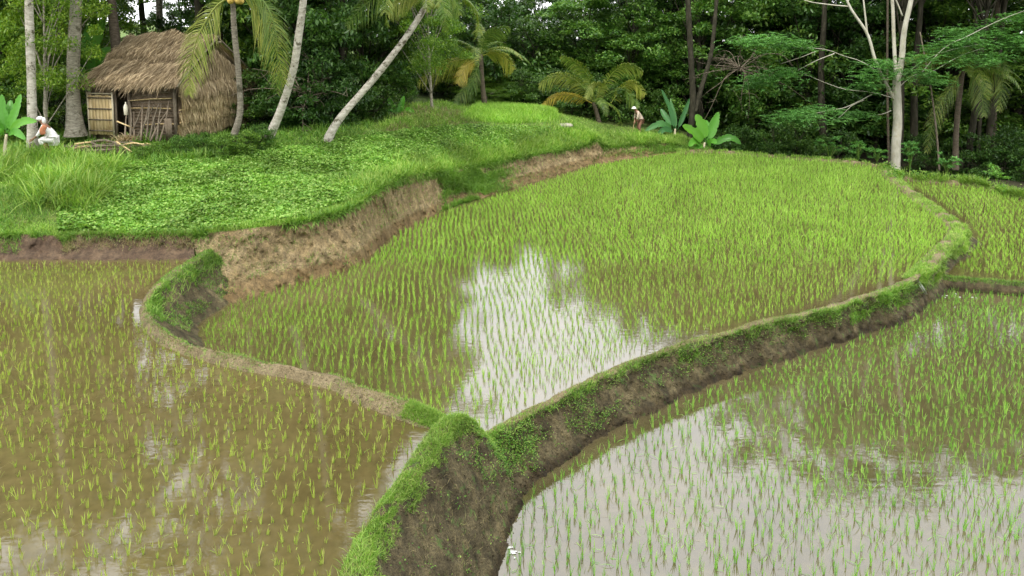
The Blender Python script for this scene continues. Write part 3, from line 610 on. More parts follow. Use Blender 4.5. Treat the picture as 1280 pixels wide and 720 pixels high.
# crest fringe: thick overhanging grass along the terrace edge
def crest_pts(u0, u1, n, back_=.6, seed=1):
    i = (rs.uniform(u0, u1, n) * (nc - 2)).astype(int); d = np.abs(rs.normal(0, back_, n))
    t = cl[np.clip(i + 3, 0, nc - 1)] - cl[np.clip(i - 3, 0, nc - 1)]; t /= np.linalg.norm(t, axis=1)[:, None] + 1e-9; nrm = np.stack((-t[:, 1], t[:, 0]), -1)
    xy = cl[i] + nrm * d[:, None] + rs.normal(0, .03, (n, 2)); z = tz(xy); z = np.where(d < .08, np.minimum(z, crest[i, 2]), z)
    return np.concatenate((xy, z[:, None]), 1)
fr = [(g1, .06, .2, .016, .5), (crest_pts(.0, .34, 12000, .3), .04, .13, .012, .7), (crest_pts(.34, .5, 9000, .3), .05, .18, .014, .7), (crest_pts(.5, .72, 18000, .55), .1, .42, .024, .6), (crest_pts(.72, .93, 20000, .7), .12, .45, .03, .6), (crest_pts(.93, 1, 9000, .5), .08, .35, .022, .6)]
turf('grass', fr, M['grass'], 'bright grass over the upper terrace and its edge', 3)
# slopes of the bank that are grown over
def soft(g, uc, us, r0, r1, n, seed):
    nu, nv = g.shape[:2]; v = np.abs(rs.normal(0, .55, n)).clip(0, 1) * (r1 - r0) + r0; u = rs.normal(uc, us, n); u += .02 * fbm(np.stack((v * .3, v * 0, v * 0), -1), 1, 3, seed)
    k = (u > 0) & (u < 1) & (fbm(np.stack((u * 60, v * .25, 0 * u), -1), .6, 3, seed) > -.45); u, v = u[k] * (nu - 1.001), v[k]
    i, j = u.astype(int), np.clip(v.astype(int), 0, nv - 2); f, h = (u - i)[:, None], (v - j)[:, None]
    return g[i, j] * (1 - f) * (1 - h) + g[i + 1, j] * f * (1 - h) + g[i, j + 1] * (1 - f) * h + g[i + 1, j + 1] * f * h
turf('grass', [(soft(gT2, .47, .035, 0, 25, 30000, 31), .08, .3, .016, .8), (soft(gT2, .93, .05, 0, 22, 16000, 32), .06, .25, .02, .8), (on_strip(gT2, .0, 1, 0, 1.6, 16000, .7, 33), .1, .34, .02, 1.3), (on_strip(gT1, .0, 1, 0, 1.5, 6000, .8, 35), .08, .26, .014, 1.3), (on_strip(gT2, .0, 1, 0, 24, 9000, 1.2, 34), .05, .18, .014, .9), (on_strip(gT1, .26, .36, 0, 10, 500), .06, .2, .012, .8), (on_strip(gT2, .3, .42, 0, 5, 3000), .1, .25, .014, .7), (on_strip(gT2, .55, .76, 0, 1.5, 3500), .08, .2, .018, .7)], M['grass_dark'], 'deep green grass falling down the gully in the bank', 3)
def tallgrass(name, poly, n, h, m, label, seed, w=.018, lean=.35):
    p = behind(t_points(poly, n, seed, -.35), 0); k = len(p); cen = fbm(p, 1.7, 2, seed)
    b = Bag().add(*blades(p, rs.uniform(0, 6.28, k), np.abs(rs.normal(0, lean, k)), rs.uniform(.5, 1, k) * h * (1 + .5 * cen), w, np.abs(rs.normal(.5, .3, k)), 4))
    return tag(link(name, b.mesh(name, m)), label, 'grass', None, 'stuff')
tallgrass('tall_grass', [(-60, 235), (-60, 205), (0, 200), (60, 196), (120, 205), (150, 215), (130, 250), (110, 268), (40, 262), (30, 240)], 26000, .85, M['grass'], 'tall bright grass clump at the left below the hut', 4, .024, .5)
tallgrass('tall_grass', [(-60, 290), (-60, 240), (0, 238), (45, 245), (60, 275), (40, 292)], 7000, .4, M['weed'], 'rough mixed weeds at the left edge of the terrace', 6, .014)
tallgrass('tall_grass', [(150, 215), (120, 200), (190, 178), (230, 172), (330, 165), (345, 185), (300, 195), (230, 205)], 26000, .5, M['grass_dark'], 'dark green undergrowth in front of the hut', 7, .03)
tallgrass('undergrowth', [(-60, 205), (-60, 160), (60, 165), (130, 168), (330, 160), (420, 150), (470, 150), (450, 172), (400, 184), (350, 190), (250, 190), (150, 205), (100, 200)], 26000, .3, M['grass_dark'], 'dark green undergrowth round the palm feet', 12, .03)
tallgrass('dry_grass', [(600, 155), (480, 168), (490, 145), (530, 134), (575, 140)], 5000, .25, M['grass_dry'], 'dry straw coloured grass on the side of the mound', 18, .02)
tallgrass('tall_grass', [(600, 152), (480, 168), (470, 150), (500, 132), (560, 130)], 9000, .35, M['grass'], 'grass on the mound beside the tree', 8, .02)
ppd = behind(t_points([(575, 150), (600, 132), (690, 134), (700, 152), (640, 156)], 14000, 9, None, (34, 44)))
turf('rice_seedlings', [(ppd, .25, .45, .03, .2)], M['rice_mid'], 'small bright rice plot high on the terrace', 2)

# ------------------------------------------------------------------ trees
def limb(bag, pts, r0, r1, n=14, ns=7, wob=.05):
    c = crom(pts, n); bag.add(*tube(c, np.linspace(r0, r1, n), ns, True, wob)); return c
def make_tree(kind, seed, H, R, base, leaf, nclump, per, lm, bm_, trunk_r=.18, droop=.35, clump_r=.75, asp=.42, flat=.5):
    r = np.random.RandomState(seed); tb = Bag(); lean = r.uniform(-.08, .08, 2) * H
    tp = [np.array((0, 0, -.4)), np.array((lean[0] * .3, lean[1] * .3, H * .25)), np.array((lean[0] * .5 + r.normal(0, .15), lean[1] * .5 + r.normal(0, .15), H * .5)), np.array((lean[0], lean[1], H * .86))]
    tr = limb(tb, tp, trunk_r, trunk_r * .25, 26, 9)
    # clump centres spread through an uneven crown
    a = r.uniform(0, 6.28, nclump); zz = r.uniform(0, 1, nclump); prof = np.sqrt(np.clip(1 - (zz * 1.7 - .75) ** 2 * .9, .05, 1)) * R
    rad = prof * np.sqrt(r.uniform(.08, 1, nclump)) * (1 + .25 * np.sin(a * 3 + seed))
    cc = np.stack((lean[0] * zz + np.cos(a) * rad, lean[1] * zz + np.sin(a) * rad, base + (H - base) * zz), -1)
    for k in range(min(nclump, 22)):
        c = cc[k]; i = int(np.clip((c[2] / H - .22) * 26, 4, 24)); s = tr[i]
        limb(tb, [s, s * .55 + c * .45 + r.normal(0, .15, 3), c], trunk_r * .3, .012, 8, 5)
    n = nclump * per; ci = np.repeat(np.arange(nclump), per); cr_ = clump_r * r.uniform(.6, 1.4, nclump)[ci]
    d = r.normal(0, 1, (n, 3)); d /= np.linalg.norm(d, axis=1)[:, None]; rad = r.uniform(0, 1, n) ** .45
    L = cc[ci] + d * (rad * cr_)[:, None] * (1, 1, .5); L[:, 2] -= (np.abs(d[:, 0]) + np.abs(d[:, 1])) * rad * cr_ * .18
    V, Q, T = leaves(L, leaf, asp, flat, droop, r)
    return (mesh('trunk', *(lambda m: (np.concatenate(m.V), np.concatenate(m.Q), np.concatenate(m.T)))(tb), bm_, True), mesh('crown', V, Q, T, lm))
ARCH = {}
ARCH['dark'] = [make_tree('d', s, 12, 3.6, 1.2, .24, 120, 190, M['leaf_dark'], M['bark_dark'], .2) for s in (1, 2)]
ARCH['mid'] = [make_tree('m', s, 11, 3.4, 1.5, .22, 115, 200, M['leaf_mid'], M['bark_dark'], .18) for s in (3, 4)]
ARCH['light'] = [make_tree('l', s, 8, 2.4, 1.8, .13, 90, 240, M['leaf_light'], M['bark_palm'], .09, .2, .6) for s in (5,)]
ARCH['tall'] = [make_tree('t', s, 17, 4.4, 1.8, .28, 135, 170, M['leaf_mid'], M['bark_dark'], .28) for s in (6,)]
ARCH['talldark'] = [make_tree('t', s, 18, 4.4, 1.6, .28, 140, 160, M['leaf_dark'], M['bark_dark'], .28) for s in (8,)]
ARCH['umbrella'] = [make_tree('u', 12, 21, 5.5, 16.6, .28, 60, 150, M['leaf_mid'], M['bark_dark'], .25, clump_r=.9)]
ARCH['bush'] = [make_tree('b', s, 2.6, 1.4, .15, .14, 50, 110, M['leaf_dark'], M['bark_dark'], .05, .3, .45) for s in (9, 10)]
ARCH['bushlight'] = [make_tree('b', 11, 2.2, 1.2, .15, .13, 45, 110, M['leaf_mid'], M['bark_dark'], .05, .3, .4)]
_seen = {}
def gz_at(X, Y):
    z = tz([(X, Y)])[0]; g = -1.15 - min(max((X - 8) * .03, 0), 1.6) - min(max((Y - 45) * .01, 0), .6)
    if X < -2: return z
    return max(z, g) if X < 12 and Y > 38 else g
def tree(kind, px, D, label, group=None, s=1, name='forest_tree', cat='tree', rz=None, z=None, sz=None, var=None):
    a = ARCH[kind]; i = _seen.get(kind, 0) if var is None else var; _seen[kind] = i + 1; tr_, cr_ = a[i % len(a)]
    X = (px - 640) / F_PX * D; zz = gz_at(X, D) if z is None else z
    e = empty(name, (X, D, zz), random.uniform(0, 6.28) if rz is None else rz, label, cat, group); e.scale = (s, s, s * (sz or 1))
    link('trunk', tr_, e); link('crown', cr_, e); return e
FG = 'trees of the forest edge behind the paddies'
# (kind, px, depth, scale, vertical scale, what tells it)
forest = [('mid', 640, 47, .95, 1, 'bushy mid green tree behind the small upper rice plot'), ('dark', 690, 50, .95, 1, 'dark tree directly behind the drooping palm, left of its crown'), ('mid', 735, 49, 1.0, 1, 'leafy tree rising above the low yellow green palm'),
          ('mid', 790, 48, 1.1, 1.05, 'spreading green tree above the stooping farmer'), ('dark', 835, 50, 1.25, 1.1, 'dark leafy tree behind the upright banana leaves'), ('mid', 880, 47, 1.2, 1.15, 'green tree whose boughs hang above the large banana plant'),
          ('talldark', 925, 51, 1.1, 1, 'tall dark tree behind the bare grey twigs'), ('mid', 965, 52, 1.4, 1.2, 'broad green tree left behind the pale forked tree'), ('talldark', 1010, 49, 1.1, 1.05, 'dark tree behind the left feathery boughs of the pale tree'),
          ('dark', 1060, 50, 1.4, 1.3, 'dark crown just left behind the pale forked trunk'), ('talldark', 1110, 52, 1.15, 1.1, 'tall dark tree straight behind the pale forked trunk'), ('mid', 1160, 49, 1.5, 1.3, 'green crown right behind the pale forked trunk'),
          ('talldark', 1205, 51, 1.15, 1.1, 'dark tree behind the shaded palm at the right'), ('talldark', 1260, 48, 1.2, 1.1, 'dark tree at the right edge of the view'), ('tall', 1310, 50, 1.3, 1.1, 'tall green tree cut by the right edge'), ('tall', 1380, 49, 1.3, 1.1, 'tall tree past the right edge of the view'),
          ('dark', 600, 55, .8, 1, 'dark tree behind the small palm with yellow fronds'), ('light', 575, 46, 1.1, 1.0, 'light green tree above the yellow palm fronds'), ('light', 610, 44, .95, 1.1, 'yellow green tree with fine leaves near the top middle'),
          ('talldark', 1450, 52, 1.2, 1.1, 'tall dark tree far past the right edge')]
def topz(px, D):
    t = np.interp(px, [540, 590, 640, 700, 750, 800, 850, 900, 1000, 1100, 1500], [310, 250, 238, 290, 355, 410, 435, 455, 485, 372, 372])
    return (t - 41) / 950 * D - 6.3
AH = dict(dark=12.8, mid=11.8, light=8.3, tall=17.5, talldark=18.5)
for k, px, D, s, sz, lab in forest:
    H_ = topz(px, D) - gz_at((px - 640) / F_PX * D, D)
    tree(k, px, D, lab, FG, s, sz=H_ / AH[k] / s)
ords = ['first', 'second', 'third', 'fourth', 'fifth', 'sixth', 'seventh', 'eighth', 'ninth', 'tenth', 'eleventh', 'twelfth']
n = 0
for row, D, pxs, hs in ((0, 60, range(560, 1500, 58), None), (1, 70, range(540, 1560, 66), None)):
    for px in pxs:
        tgt = topz(px, D)
        k = 'dark' if tgt < 12 else 'talldark'; base = gz_at((px - 640) / F_PX * D, D); s = (tgt - base) / (12.2 if k == 'dark' else 18.2)
        tree(k, px + random.uniform(-12, 12), D + random.uniform(-2, 2), 'dark tree deep in the forest, seen only through gaps between nearer trees', 'trees deep in the forest', max(s, .8), sz=1)
for px, D, lab in ((1130, 42, 'broad crown just above the pale forked tree'), (1215, 42.5, 'broad crown shading the palm at the right'), (1300, 42, 'broad crown shading the forest foot past the right edge')): tree('umbrella', px, D, lab, FG, .85, sz=.92)  # crowns added above the frame to deepen the shade below
for i, (px, D, lab) in enumerate(((1035, 46, 'high crowned tree above the left boughs of the pale tree'), (1095, 49, 'high crowned tree deep behind the pale forked tree'), (1195, 49, 'high crowned tree deep behind the right boughs of the pale tree'), (1290, 50, 'high crowned tree deep behind the right edge'), (1390, 51, 'high crowned tree deep past the right edge'), (1150, 45, 'high crowned tree over the pale forked tree'), (1240, 46, 'high crowned tree over the shaded palm at the right'), (1340, 45, 'high crowned tree past the right edge'), (1460, 46, 'high crowned tree farther past the right edge'))): tree('umbrella', px, D, lab, FG, 1)  # last four added to shade the forest foot on the right
# unseen tall trees added behind and beside the viewpoint to block low sky light
for i in range(15):
    a = math.radians(100 + 160 * i / 14); R_ = 27 + 3 * (i % 3); X_, Y_ = R_ * math.sin(a) * 1.25, R_ * math.cos(a) - 2
    kd = 'talldark' if i % 2 else 'tall'; e = empty('forest_tree', (X_, Y_, -.9), i * 1.3, 'tall forest tree on the side of the valley behind the viewpoint', 'tree', 'trees behind the viewpoint'); e.scale = (1.45, 1.45, 1.3)
    link('trunk', ARCH[kd][0][0], e); link('crown', ARCH[kd][0][1], e)
# low dark bushes along the forest edge
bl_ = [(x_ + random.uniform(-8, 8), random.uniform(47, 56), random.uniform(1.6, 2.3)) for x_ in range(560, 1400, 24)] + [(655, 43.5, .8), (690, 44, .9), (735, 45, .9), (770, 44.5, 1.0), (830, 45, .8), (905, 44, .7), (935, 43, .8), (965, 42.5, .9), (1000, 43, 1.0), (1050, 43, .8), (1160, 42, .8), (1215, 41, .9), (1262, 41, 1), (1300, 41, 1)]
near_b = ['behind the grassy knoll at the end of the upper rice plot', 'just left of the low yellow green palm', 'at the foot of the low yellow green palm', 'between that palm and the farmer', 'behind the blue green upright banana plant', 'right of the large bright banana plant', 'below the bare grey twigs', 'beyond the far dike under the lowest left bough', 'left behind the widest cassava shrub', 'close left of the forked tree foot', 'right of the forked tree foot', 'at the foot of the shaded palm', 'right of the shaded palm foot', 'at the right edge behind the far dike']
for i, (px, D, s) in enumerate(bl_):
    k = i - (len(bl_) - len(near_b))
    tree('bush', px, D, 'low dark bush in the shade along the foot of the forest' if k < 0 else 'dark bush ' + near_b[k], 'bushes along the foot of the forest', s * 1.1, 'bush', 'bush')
# left side: behind and beside the hut
LG = 'trees around the hut'
for k, px, D, s, sz, lab in [('light', 52, 26.8, .75, 1.5, 'light green leafy tree hiding the top of the thick palm trunk'), ('light', 60, 31, 1.35, 1.1, 'light green leafy tree between the two palm trunks left of the hut'), ('light', 105, 33, 1.3, 1.15, 'light green tree crown left of the hut roof'), ('tall', 315, 39, .9, 1, 'tall leafy tree behind the slim coconut palm'), ('umbrella', 255, 34, 1.05, 1.0, 'high crowned tree above the slim coconut palm and hut'), ('tall', 385, 37, .95, 1.05, 'tall leafy tree behind the pale curved palm'), ('umbrella', 350, 33, .9, 1.0, 'high crowned tree above the pale curved palm'), ('umbrella', 190, 40, .8, .95, 'high crowned tree far above the hut roof'), ('umbrella', 90, 37, .8, .95, 'high crowned tree above the palms left of the hut'), ('mid', -20, 30, 1.1, 1.2, 'green tree at the left edge behind the banana plant'),
                              ('mid', 10, 37, 1.2, 1.3, 'green tree behind the pale palm trunk at far left'), ('dark', 70, 40, 1.2, 1.3, 'dark tree deep behind the palm trunks on the left'), ('mid', 135, 43, .55, 1, 'small green tree seen past the left end of the thatched roof'),
                              ('dark', 292, 37, .95, 1.1, 'dark leafy tree behind the right end of the thatched roof'), ('mid', 330, 36, 1.0, 1.2, 'green tree right behind the hut'), ('dark', 375, 33, .95, 1.3, 'dense dark tree between the two leaning palm trunks'),
                              ('dark', 425, 34, .9, 1.35, 'dense dark tree behind the foot of the strongly leaning palm'), ('dark', 455, 36, .95, 1.3, 'dark tree behind the strongly leaning palm trunk'), ('mid', 505, 41, 1.0, 1.3, 'green tree right of the strongly leaning palm trunk'), ('dark', 528, 48, .8, 1.1, 'dark tree behind the slim tree on the mound'),
                              ('mid', 340, 45, 1.3, 1.1, 'tall green tree far behind the hut'), ('talldark', 420, 44, 1.0, 1, 'tall dark tree far behind the leaning palms'), ('talldark', 500, 52, .75, 1, 'tall dark tree far behind the mound'), ('talldark', -60, 38, 1, 1, 'tall dark tree past the left edge'), ('talldark', -140, 34, 1, 1, 'tall dark tree well past the left edge'), ('talldark', 30, 46, .9, 1, 'tall dark tree far behind at the left'), ('dark', 232, 52, .68, 1, 'tree beyond the hut seen right of the sky gap')]:
    tree(k, px, D, lab, LG, s, sz=sz)
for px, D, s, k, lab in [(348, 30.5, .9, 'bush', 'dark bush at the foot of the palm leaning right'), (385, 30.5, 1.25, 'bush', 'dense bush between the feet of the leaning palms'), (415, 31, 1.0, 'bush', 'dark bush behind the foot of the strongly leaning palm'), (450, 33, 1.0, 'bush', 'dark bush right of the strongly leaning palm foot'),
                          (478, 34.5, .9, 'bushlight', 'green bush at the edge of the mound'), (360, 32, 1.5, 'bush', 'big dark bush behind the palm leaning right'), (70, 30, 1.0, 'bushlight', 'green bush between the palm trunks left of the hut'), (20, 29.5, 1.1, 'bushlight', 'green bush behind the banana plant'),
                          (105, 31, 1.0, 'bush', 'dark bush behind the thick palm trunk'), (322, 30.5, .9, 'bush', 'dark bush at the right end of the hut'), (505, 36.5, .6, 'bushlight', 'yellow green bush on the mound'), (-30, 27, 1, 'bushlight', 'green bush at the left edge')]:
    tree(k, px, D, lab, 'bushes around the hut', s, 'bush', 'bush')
for px, D, s_, lab in ((196, 25.2, .30, 'low dark shrub under the leaning branches of the hut'), (222, 25.3, .36, 'low shrub at the right front corner of the hut'), (248, 25.6, .36, 'low shrub left of the slim palm foot'), (276, 25.2, .38, 'low shrub close to the slim palm foot'), (306, 25.4, .40, 'low shrub between the slim palm and the pale curved palm'), (172, 24.8, .26, 'smallest shrub below the brushwood heap'), (322, 26, .42, 'low shrub at the foot of the pale curved palm')):
    tree('bushlight', px, D, lab, 'low shrubs in front of the hut', s_, 'shrub', 'shrub')
tree('light', 540, 34.2, 'slim tree with a light green crown standing on the grassy mound', None, .8, 'slim_tree', sz=1.2)

# ------------------------------------------------------------------ palms
def frond_mesh(L, seed, arch=1.0, sweep=0, m=None, leafl=.75, npair=46, w=.045, rise=.5, hang=.9, path=None, nrm=None):
    """a frond growing along +x from the origin, arching down; stalk plus drooping leaflets"""
    r = np.random.RandomState(seed); n = 24; s = np.linspace(0, 1, n); ang = rise - arch * 1.9 * s ** 1.3
    d = np.stack((np.cos(ang), 0 * s + sweep * s, np.sin(ang)), -1); d /= np.linalg.norm(d, axis=1)[:, None]
    c = np.concatenate((np.zeros((1, 3)), np.cumsum(d * L / (n - 1), 0)[:-1]))
    if path is not None: c = crom(path, n); d = np.gradient(c, axis=0); d /= np.linalg.norm(d, axis=1)[:, None]
    b = Bag(); b.add(*tube(c, np.linspace(.035, .006, n), 5))
    for side in (-1, 1):
        t = np.linspace(.14, .995, npair) + r.uniform(-.005, .005, npair); t = np.clip(t, 0, .999); i = (t * (n - 1)).astype(int); f = (t * (n - 1) - i)[:, None]
        p = c[i] * (1 - f) + c[np.minimum(i + 1, n - 1)] * f; dd = d[i]
        sidev = np.cross(dd, np.array((0, 0, 1.) if nrm is None else nrm, float)); sidev /= np.linalg.norm(sidev, axis=1)[:, None] + 1e-9
        ll = leafl * np.sin(np.clip(t * 1.02, 0, 1) * math.pi * .88 + .28) ** .7 * r.uniform(.85, 1.1, npair)
        fw = dd * (.55 if path is None else .75) + r.normal(0, .09 if path is not None else 0, (npair, 3)) + sidev * side * .85 + np.array((0, 0, .12)); fw /= np.linalg.norm(fw, axis=1)[:, None]
        wv = np.cross(fw, np.cross(sidev, dd)); wv = dd * .9 + r.normal(0, .12, (npair, 3)); wv /= np.linalg.norm(wv, axis=1)[:, None]
        V = np.zeros((npair, 7, 3))
        for k in range(4):
            q = k / 3; g = np.array((0, 0, -1.)) * (hang * q * q)[..., None] if False else np.array((0, 0, -hang * q * q))
            pp = p + (fw * q + g * .55) * ll[:, None] * (1 - .12 * q)
            ww = w * (.6, 1, .75, 0)[k] * .5
            if k < 3: V[:, 2 * k] = pp - wv * ww; V[:, 2 * k + 1] = pp + wv * ww
            else: V[:, 6] = pp
        base = np.arange(npair) * 7
        Q = np.concatenate([np.stack([base + a for a in (2 * k, 2 * k + 1, 2 * k + 3, 2 * k + 2)], -1) for k in (0, 1)])
        b.add(V.reshape(-1, 3), Q, np.stack((base + 4, base + 5, base + 6), -1))
    return b.mesh('frond', m)
FR = {k: [frond_mesh(4.2, s, a, sw, M[mm], rise=ri) for s, a, sw, ri in ((1, .9, .15, .7), (2, 1.1, -.1, .5), (3, .75, .05, .9), (4, 1.3, .1, .35))] for k, mm in (('green', 'palm'), ('yellow', 'palm_yellow'))}
FR['dead'] = [frond_mesh(3.4, 9, 1.9, 0, M['palm_dead'], rise=-.3, npair=30)]
nut = mesh('coconut', *tube([(0, 0, -.13), (0, 0, -.11), (0, 0, -.05), (0, 0, .02), (0, 0, .09), (0, 0, .12)], [.02, .07, .115, .12, .08, .03], 9), M['coconut'], True)
nutg = nut.copy(); nutg.materials.clear(); nutg.materials.append(M['coconut_green'])
def palm_trunk(pts, r0, r1, m, ring=.11, base=1.35):
    c = crom(pts, 160); L = np.concatenate(((0,), np.cumsum(np.linalg.norm(np.diff(c, axis=0), axis=1)))); s = L / L[-1]
    R = r0 + (r1 - r0) * s + r0 * (base - 1) * np.exp(-L / .45); R = R * (1 + .035 * ((L / ring) % 1)) * (1 + .03 * np.sin(L * 2.3))
    return mesh('trunk', *tube(c, R, 12, True, .015), m, True), c[-1]
def palm(name, pts, r0, r1, label, m='bark_palm', nf=14, fs=1.0, yellow=.15, nuts=0, ncol='y', group='coconut palms', base=1.35, el=(-.7, .9), seed=0, az0=None, dead=0):
    o = np.array(pts[0], float); tm, top = palm_trunk([np.array(p, float) - o for p in pts], r0, r1, M[m], base=base)
    e = empty(name, o, 0, label, 'palm', group); link('trunk', tm, e); r = random.Random(seed)
    for i in range(nf):
        k = 'yellow' if r.random() < yellow else 'green'; f = link('frond', r.choice(FR[k]), e); f.location = top
        f.rotation_euler = (r.uniform(-.25, .25), -(el[0] + (el[1] - el[0]) * ((i * .618) % 1)), (i * 2.4 + r.uniform(-.3, .3)) if az0 is None else az0[i % len(az0)])
        s = fs * r.uniform(.85, 1.1); f.scale = (s, s, s)
    for i in range(dead):
        f = link('frond', FR['dead'][0], e); f.location = top; f.rotation_euler = (0, .3, i * 2.1 + 1); f.scale = (fs,) * 3
    for i in range(nuts):
        a = i * 2.4; c = link('coconut', nut if ncol == 'y' else nutg, e); c.location = top + np.array((math.cos(a) * .26, math.sin(a) * .26, -.25 - .12 * (i % 3))); c.rotation_euler = (.2, .3, a); c.scale = (.9,) * 3
    return e, top + o
# tops lie above the frame for the tall ones, so that they also stand in the water's reflection
palm('coconut_palm', [P(41, 184, 25.6), P(39, 90, 25.6), P(36, 0, 25.5), P(33, -150, 25.4), P(38, -260, 25.2)], .145, .11, 'tall pale palm trunk at far left in front of the crouching person', m='bark_white', nuts=5, seed=1)
palm('coconut_palm', [P(95, 170, 27.4), P(92, 130, 27.4), P(92, 70, 27.4), P(100, -60, 27.6), P(115, -200, 28)], .23, .15, 'thick ringed palm trunk just left of the hut door', nuts=4, seed=2, base=1.75)
palm('coconut_palm', [P(150, 150, 31), P(145, 60, 31), P(139, 0, 31), P(130, -120, 31), P(118, -250, 31)], .19, .15, 'reddish brown palm trunk rising behind the hut ridge', m='bark_brown', seed=3)
palm('coconut_palm', [P(200, 150, 38), P(200, 40, 38), P(199, 0, 38), P(197, -110, 38)], .17, .14, 'grey palm trunk seen in the sky gap above the hut', seed=4)
palm('coconut_palm', [P(275, 150, 35), P(273, 40, 35), P(270, 0, 35), P(262, -140, 35)], .2, .16, 'dark brown palm trunk behind the right end of the ridge', m='bark_brown', seed=5)
palm('coconut_palm', [P(290, 176, 25.4), P(300, 140, 25.4), P(298, 90, 25.3), P(293, 40, 25.2), P(290, -18, 25.1)], .10, .085, 'slim palm with orange coconuts in front of the hut', m='bark_grey', nuts=9, seed=6, nf=9, fs=.9, el=(.5, 1.2), yellow=.3)
e6 = empty
palm('coconut_palm', [P(336, 172, 26.3), P(350, 140, 26.2), P(366, 90, 26.1), P(374, 40, 26), P(380, -10, 25.9), P(388, -140, 25.6), P(392, -230, 25.5)], .135, .11, 'pale curved palm trunk leaning right beside the hut', m='bark_white', nuts=5, seed=7)
eG, tG = palm('coconut_palm', [P(408, 178, 27.8), P(425, 148, 28), P(470, 95, 28.6), P(505, 50, 29), P(530, 12, 29.3), P(541, -8, 29.5)], .14, .11, 'strongly leaning palm with green coconuts right of the hut', m='bark_white', nuts=8, ncol='g', seed=8, nf=13, fs=.85, el=(-.2, 1.0))
# small palms at the forest edge
palm('coconut_palm', [P(607, 138, 41), P(603, 105, 41), P(601, 68, 41)], .13, .12, 'small palm with pale yellow fronds left of the upper rice plot', m='bark_brown', nf=7, fs=.7, yellow=.3, seed=9, el=(-.5, .8))
palm('coconut_palm', [P(752, 170, 43.5), P(748, 150, 43.5), P(742, 128, 43.5)], .13, .12, 'low palm with arching yellow green fronds left of the farmer', m='bark_brown', nf=5, fs=.65, yellow=.3, seed=10, el=(-.15, .8))
palm('coconut_palm', [P(718, 160, 45), P(716, 140, 45), P(712, 118, 45)], .13, .12, 'low palm with one yellow frond beside the upper terrace', m='bark_brown', nf=7, fs=.65, yellow=.3, seed=11, el=(-.1, .9))
palm('coconut_palm', [P(1194, 212, 40), P(1195, 170, 40), P(1198, 130, 40), P(1203, 88, 40)], .14, .13, 'shaded palm with hanging fronds at the right', m='bark_brown', nf=8, fs=.8, yellow=.05, seed=12, el=(-.5, .8))
palm('coconut_palm', [P(1240, 225, 46), P(1245, 60, 46), P(1250, -60, 46)], .16, .14, 'tall dark palm at the right edge of the forest', m='bark_brown', nf=12, fs=1.0, yellow=.05, seed=13)
# fronds whose sweep can be read one by one in the view
def by_label(t): return [o for o in COL.objects if o.get('label', '').startswith(t)][0]
def swept(par, pts, k, leafl=.8, nrm=(.15, 1, .35), npair=62, w=.034, hang=1.25, seed=3):
    o = Vector(par.location); q = [np.array(p) - np.array(o) for p in pts]
    f = link('frond', frond_mesh(1, seed, m=M[k], leafl=leafl, npair=npair, w=w, hang=hang, path=[v - q[0] for v in q], nrm=nrm), par); f.location = q[0]; return f
pa = by_label('slim palm with orange')
swept(pa, [P(290, -4, 25), P(270, 8, 24.8), P(250, 40, 24.6), P(239, 75, 24.6), P(236, 118, 24.7)], 'palm_yellow', .85, npair=80)
swept(pa, [P(292, -6, 25), P(308, -6, 24.8), P(326, 14, 24.6), P(342, 50, 24.5), P(356, 104, 24.6)], 'palm_yellow', 1.0, npair=84)
swept(pa, [P(292, -6, 25), P(312, -12, 24.4), P(334, 8, 24.0), P(346, 50, 23.9), P(346, 116, 24.1)], 'palm', .95, seed=5, npair=80)
pa = by_label('strongly leaning palm')
swept(pa, [P(538, -4, 29.3), P(510, -16, 29), P(480, -10, 28.8), P(452, 10, 28.8), P(434, 32, 28.9)], 'palm', .8)
swept(pa, [P(538, -4, 29.3), P(520, -6, 29), P(500, 2, 28.6), P(485, 18, 28.5)], 'palm_yellow', .6)
swept(pa, [P(541, -4, 29.3), P(556, -10, 29), P(568, 0, 28.6), P(575, 18, 28.5)], 'palm', .6)
pa = by_label('low palm with arching')
for pts, k, l in (([(742, 128), (722, 102), (698, 94), (674, 106)], 'palm_yellow', .95), ([(742, 130), (718, 119), (696, 119), (677, 132)], 'palm_gold', .6), ([(744, 126), (736, 98), (722, 80), (702, 70)], 'palm', .8),
                  ([(760, 134), (778, 110), (792, 104), (806, 118)], 'palm_yellow', .8), ([(742, 130), (752, 108), (742, 106), (732, 122)], 'palm_yellow', .6), ([(745, 126), (765, 92), (785, 82), (803, 90)], 'palm', .8), ([(745, 126), (775, 112), (790, 122), (798, 134)], 'palm', .6)):
    swept(pa, [P(x, y, 43.5 - .35 * i) for i, (x, y) in enumerate(pts)], k, l, w=.045)
pa = by_label('small palm with pale')
for pts, k, l in (([(601, 72), (580, 74), (550, 82), (522, 104)], 'palm_yellow', .95), ([(601, 74), (586, 80), (577, 90), (572, 104)], 'palm_gold', .7), ([(602, 70), (618, 66), (632, 72), (642, 86)], 'palm_yellow', .8), ([(602, 70), (606, 50), (618, 38), (636, 34)], 'palm', .8), ([(601, 76), (590, 100), (575, 120), (565, 134)], 'palm', .7)):
    swept(pa, [P(x, y, 41 - .3 * i) for i, (x, y) in enumerate(pts)], k, l, w=.045)
pa = by_label('shaded palm with')
for pts in ([(1203, 88), (1225, 70), (1245, 72), (1262, 90)], [(1203, 88), (1215, 92), (1226, 115), (1230, 145)], [(1203, 88), (1188, 110), (1170, 140), (1158, 190)], [(1203, 86), (1180, 70), (1160, 80), (1148, 104)], [(1203, 88), (1232, 86), (1252, 100), (1248, 138)]):
    swept(pa, [P(x, y, 40 - .35 * i) for i, (x, y) in enumerate(pts)], 'palm', .85, w=.04)

